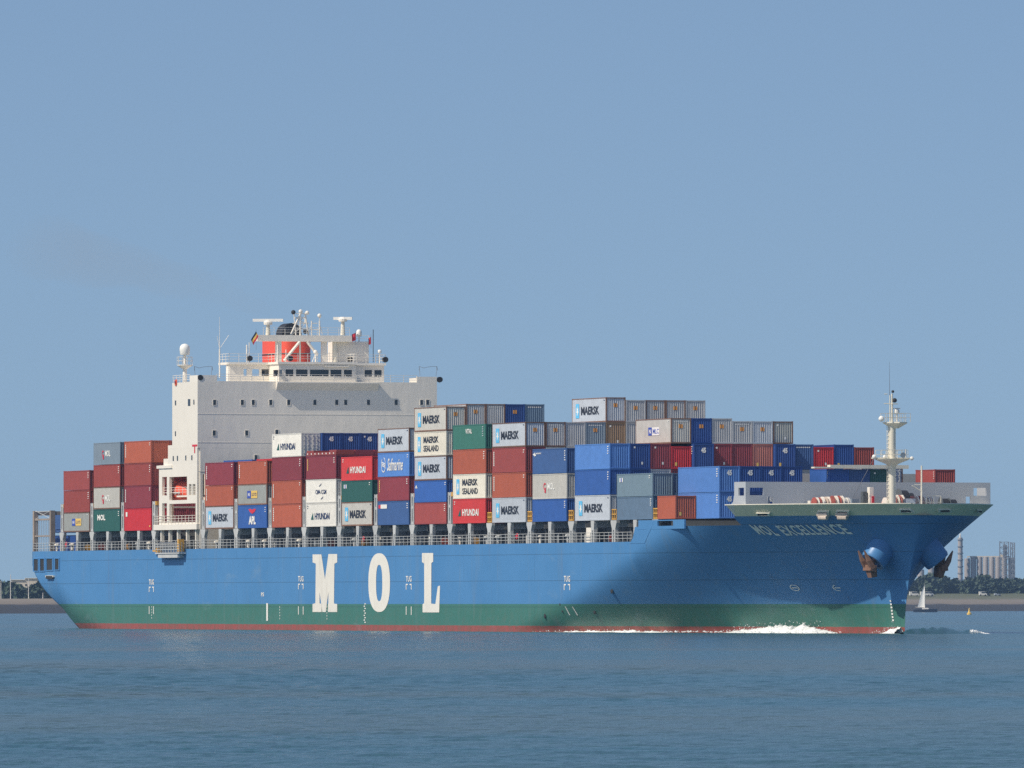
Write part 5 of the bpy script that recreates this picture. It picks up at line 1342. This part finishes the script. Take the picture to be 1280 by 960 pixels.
# the rest of the stacks, boxed in behind those rows
mb = MB()
def fill(bay, r0, r1, hs, L_='40'):
    for r in range(r0, r1+1):
        z = BASE
        for h in hs: mb.box(BAY[bay]+.02, BAY[bay]+LEN[L_]-.02, rowv(r)-1.2, rowv(r)+1.2, z+.01, z+HGT[h]); z += HGT[h]+GAP
mb.cur = 0
fill('A', 2, 13, 'SS'); fill('B', 2, 13, 'HHH'); fill('C', 4, 13, 'HHH'); fill('D', 2, 2, 'HH'); fill('D', 3, 13, 'HHS'); fill('E', 2, 2, 'HH'); fill('E', 3, 13, 'HHS')
fill('F', 2, 4, 'HHH'); fill('F', 5, 13, 'HHH'); fill('G', 2, 4, 'HH'); fill('G', 5, 13, 'HHS'); fill('H', 2, 13, 'HHS'); fill('I', 2, 13, 'HHS'); fill('J', 2, 5, 'SHHH'); fill('J', 6, 13, 'HHH')
fill('K', 2, 13, 'HHH'); fill('L', 2, 4, 'HHH'); fill('L', 5, 9, 'HHH'); fill('L', 10, 13, 'HHH'); fill('M', 2, 13, 'HS'); fill('N', 2, 4, 'H'); fill('N', 5, 13, 'HH')
fill('O', 2, 2, 'S'); fill('O', 3, 13, 'SS')
o = mb.build('stacked_containers', M['beige']); o.matrix_world = SHIP
tag(o, 'inner container stacks hidden behind the outer rows of the ship', 'containers', kind='stuff')

# ------------------------------------------------------------------ bow wave, wake, smoke, haze
M['foam'] = material('foam', (.74,.76,.76), .9, var=.16, scale=1.2)
from mathutils import noise as mn
def foam(label, pts, hfun, wid, seed, spray):
    """Ragged white water along a line of ship points (s, v): a churned ridge, torn edges and flying drops."""
    mb = MB(); K = 14; vs = []; n = len(pts); rg = random.Random(seed)
    for i, (s, v) in enumerate(pts):
        for k in range(K):
            u = k/(K-1); prof = math.sin(math.pi*min(1, u*1.02))**.7
            r = mn.noise(Vector((s*.7+seed, u*2, 0)))*.50 + mn.noise(Vector((s*2.3+seed, u*6, 4)))*.38 + mn.noise(Vector((s*6+seed, u*15, 9)))*.16
            h = hfun(i/(n-1))*prof*(.75+1.1*r)
            vs.append((s + .3*r, v - wid*(u-.1)*(1+.35*mn.noise(Vector((s*1.1, seed, 2)))) + .2*r, h - .10))
    mb.add(vs, [(i*K+k, (i+1)*K+k, (i+1)*K+k+1, i*K+k+1) for i in range(n-1) for k in range(K-1)])
    for _ in range(spray):
        i = rg.randrange(n); s, v = pts[i]; h = hfun(i/(n-1)); q = rg.uniform(.02, .075)
        p = Vector((s + rg.uniform(-.8,.8), v - wid*rg.uniform(-.05, 1.25), max(.02, h*rg.triangular(0, 1.5, .55))))
        mb.add([p+Vector((q*2.2,0,0)), p+Vector((-q*2.2,0,0)), p+Vector((0,q,q*.4)), p+Vector((0,-q*.5,q*1.6))], [(0,1,2),(0,1,3),(0,2,3),(1,2,3)])
    o = mb.build('foam', M['foam'], fix=False, smooth=True); o.matrix_world = Matrix.Translation((0,0,SEA_Z)) @ SHIP; tag(o, label, 'foam', kind='stuff')
def seq(px0, px1, off, n):
    out = []
    for i in range(n):
        s, v, z = hull_point(px0+(px1-px0)*i/(n-1), 789); out.append((s, v-off))
    return out
foam('white bow wave breaking along the forward hull', seq(914, 1056, .3, 420), lambda u: 1.0*min(1, u*1.9)**.8*min(1, (1-u)*5), 2.6, 3, 330)
foam('thin line of white water washing along the hull amidships', seq(686, 862, .1, 420), lambda u: .55*max(0, math.sin(math.pi*u))**.7*(.45+.75*abs(mn.noise(Vector((u*7, 3, 1))))), 1.8, 11, 90)
foam('small white splash at the stem', seq(1106, 1129, .1, 60), lambda u: .15+.8*u, 1.1, 23, 60)
def flecks(label, px0, px1, n, spread, seed):
    rg = random.Random(seed); mb = MB()
    for _ in range(n):
        s, v, z = hull_point(rg.uniform(px0, px1), 789) if px0 > 640 else (*[side(rg.uniform(px0, px1), 787, -HB)[0]], -HB, 0)
        q = rg.uniform(.05, .14); p = Vector((s, v - abs(rg.gauss(0, spread)) - .15, .05+rg.uniform(0, .10)))
        mb.add([p+Vector((q*3,0,0)), p+Vector((-q*3,0,0)), p+Vector((0,q*2,.02)), p+Vector((0,0,q))], [(0,1,2),(0,1,3),(0,2,3),(1,2,3)])
    o = mb.build('foam', M['foam'], fix=False); o.matrix_world = Matrix.Translation((0,0,SEA_Z)) @ SHIP; tag(o, label, 'foam', kind='stuff')
flecks('scattered flecks of foam beside the bow wave', 850, 1060, 130, 3.5, 6)
# the wave thrown off the port bow: a dark hump with a breaking crest
mb = MB(); vs = []; K = 12; n = 120
P0 = far(1128, YH, 1175); P1 = far(1236, YH, 1188)
for i in range(n):
    u = i/(n-1); c = P0.lerp(P1, u); c.z = 0
    for k in range(K):
        q = k/(K-1); h = (.78*math.exp(-((u-.42)/.26)**2) + .42*math.exp(-((u-.80)/.12)**2) + .35*math.exp(-((u-.1)/.15)**2))*math.sin(math.pi*q)**1.3
        h *= 1 + .35*mn.noise(Vector((u*14, q*3, 1)))
        vs.append((c.x, c.y - 6 + 14*q, h - .06 + SEA_Z))
mb.add(vs, [(i*K+k, (i+1)*K+k, (i+1)*K+k+1, i*K+k+1) for i in range(n-1) for k in range(K-1)])
tag(mb.build('bow_wave', M['sea'], smooth=True), 'dark wave rolling off the far side of the bow', 'wave', kind='stuff')
mb = MB(); vs = []; n = 160; K = 8
for i in range(n):
    u = .70 + .32*i/(n-1); c = P0.lerp(P1, u)
    hh = .55*(math.exp(-((u-.80)/.055)**2) if u < .80 else math.exp(-((u-.80)/.13)**1.4))*(.75 + .8*mn.noise(Vector((u*60, 1, 5))) + .5*mn.noise(Vector((u*170, 7, 5))))
    for k in range(K):
        q = k/(K-1); vs.append((c.x + .15*mn.noise(Vector((u*90, q*5, 2))), c.y - 3.2 + 3.4*q, max(-.05, hh*math.sin(math.pi*q)**.7*(1+.4*mn.noise(Vector((u*120, q*6, 8)))) - .04) + SEA_Z))
mb.add(vs, [(i*K+k, (i+1)*K+k, (i+1)*K+k+1, i*K+k+1) for i in range(n-1) for k in range(K-1)])
tag(mb.build('foam', M['foam'], fix=False, smooth=True), 'white crest breaking off the far side of the bow', 'foam', kind='stuff')

def volume(name, dens, col, aniso):
    m = bpy.data.materials.new(name); m.use_nodes = True; t = m.node_tree
    t.nodes.remove(t.nodes['Principled BSDF']); p = t.nodes.new('ShaderNodeVolumePrincipled')
    p.inputs['Color'].default_value = (*col, 1); p.inputs['Density'].default_value = dens; p.inputs['Anisotropy'].default_value = aniso
    t.links.new(p.outputs[0], t.nodes['Material Output'].inputs['Volume']); return m
mb = MB(); N = 14; K = 26; vs = []
for i in range(K):
    u = i/(K-1); c = Vector((43 - 4 - 118*u, 1.0 + 2*u, 40.2 + 13*u**.75)); r = (.9 + 5*u**.8)*(1 if i < K-1 else .05)*(1 if i else .1)
    for k in range(N):
        a = 2*math.pi*k/N; rr = r*(1+.35*mn.noise(Vector((u*6, math.cos(a), math.sin(a))))); vs.append(c + Vector((0, rr*math.cos(a), rr*.75*math.sin(a))))
mb.add(vs, [(i*N+k, i*N+(k+1)%N, (i+1)*N+(k+1)%N, (i+1)*N+k) for i in range(K-1) for k in range(N)] + [tuple(range(N-1,-1,-1)), tuple((K-1)*N+i for i in range(N))])
o = mb.build('smoke', volume('funnel_smoke', .0034, (.88,.66,.42), .2), smooth=True); o.matrix_world = SHIP; tag(o, 'faint brown smoke trailing aft from the funnel', 'smoke', kind='stuff')
hz = MB().box(-900, 900, -40, 8200, -4, 80).build('haze', volume('haze_air', 4.0e-5, (.36,.58,.90), .0)); tag(hz, kind='stuff')
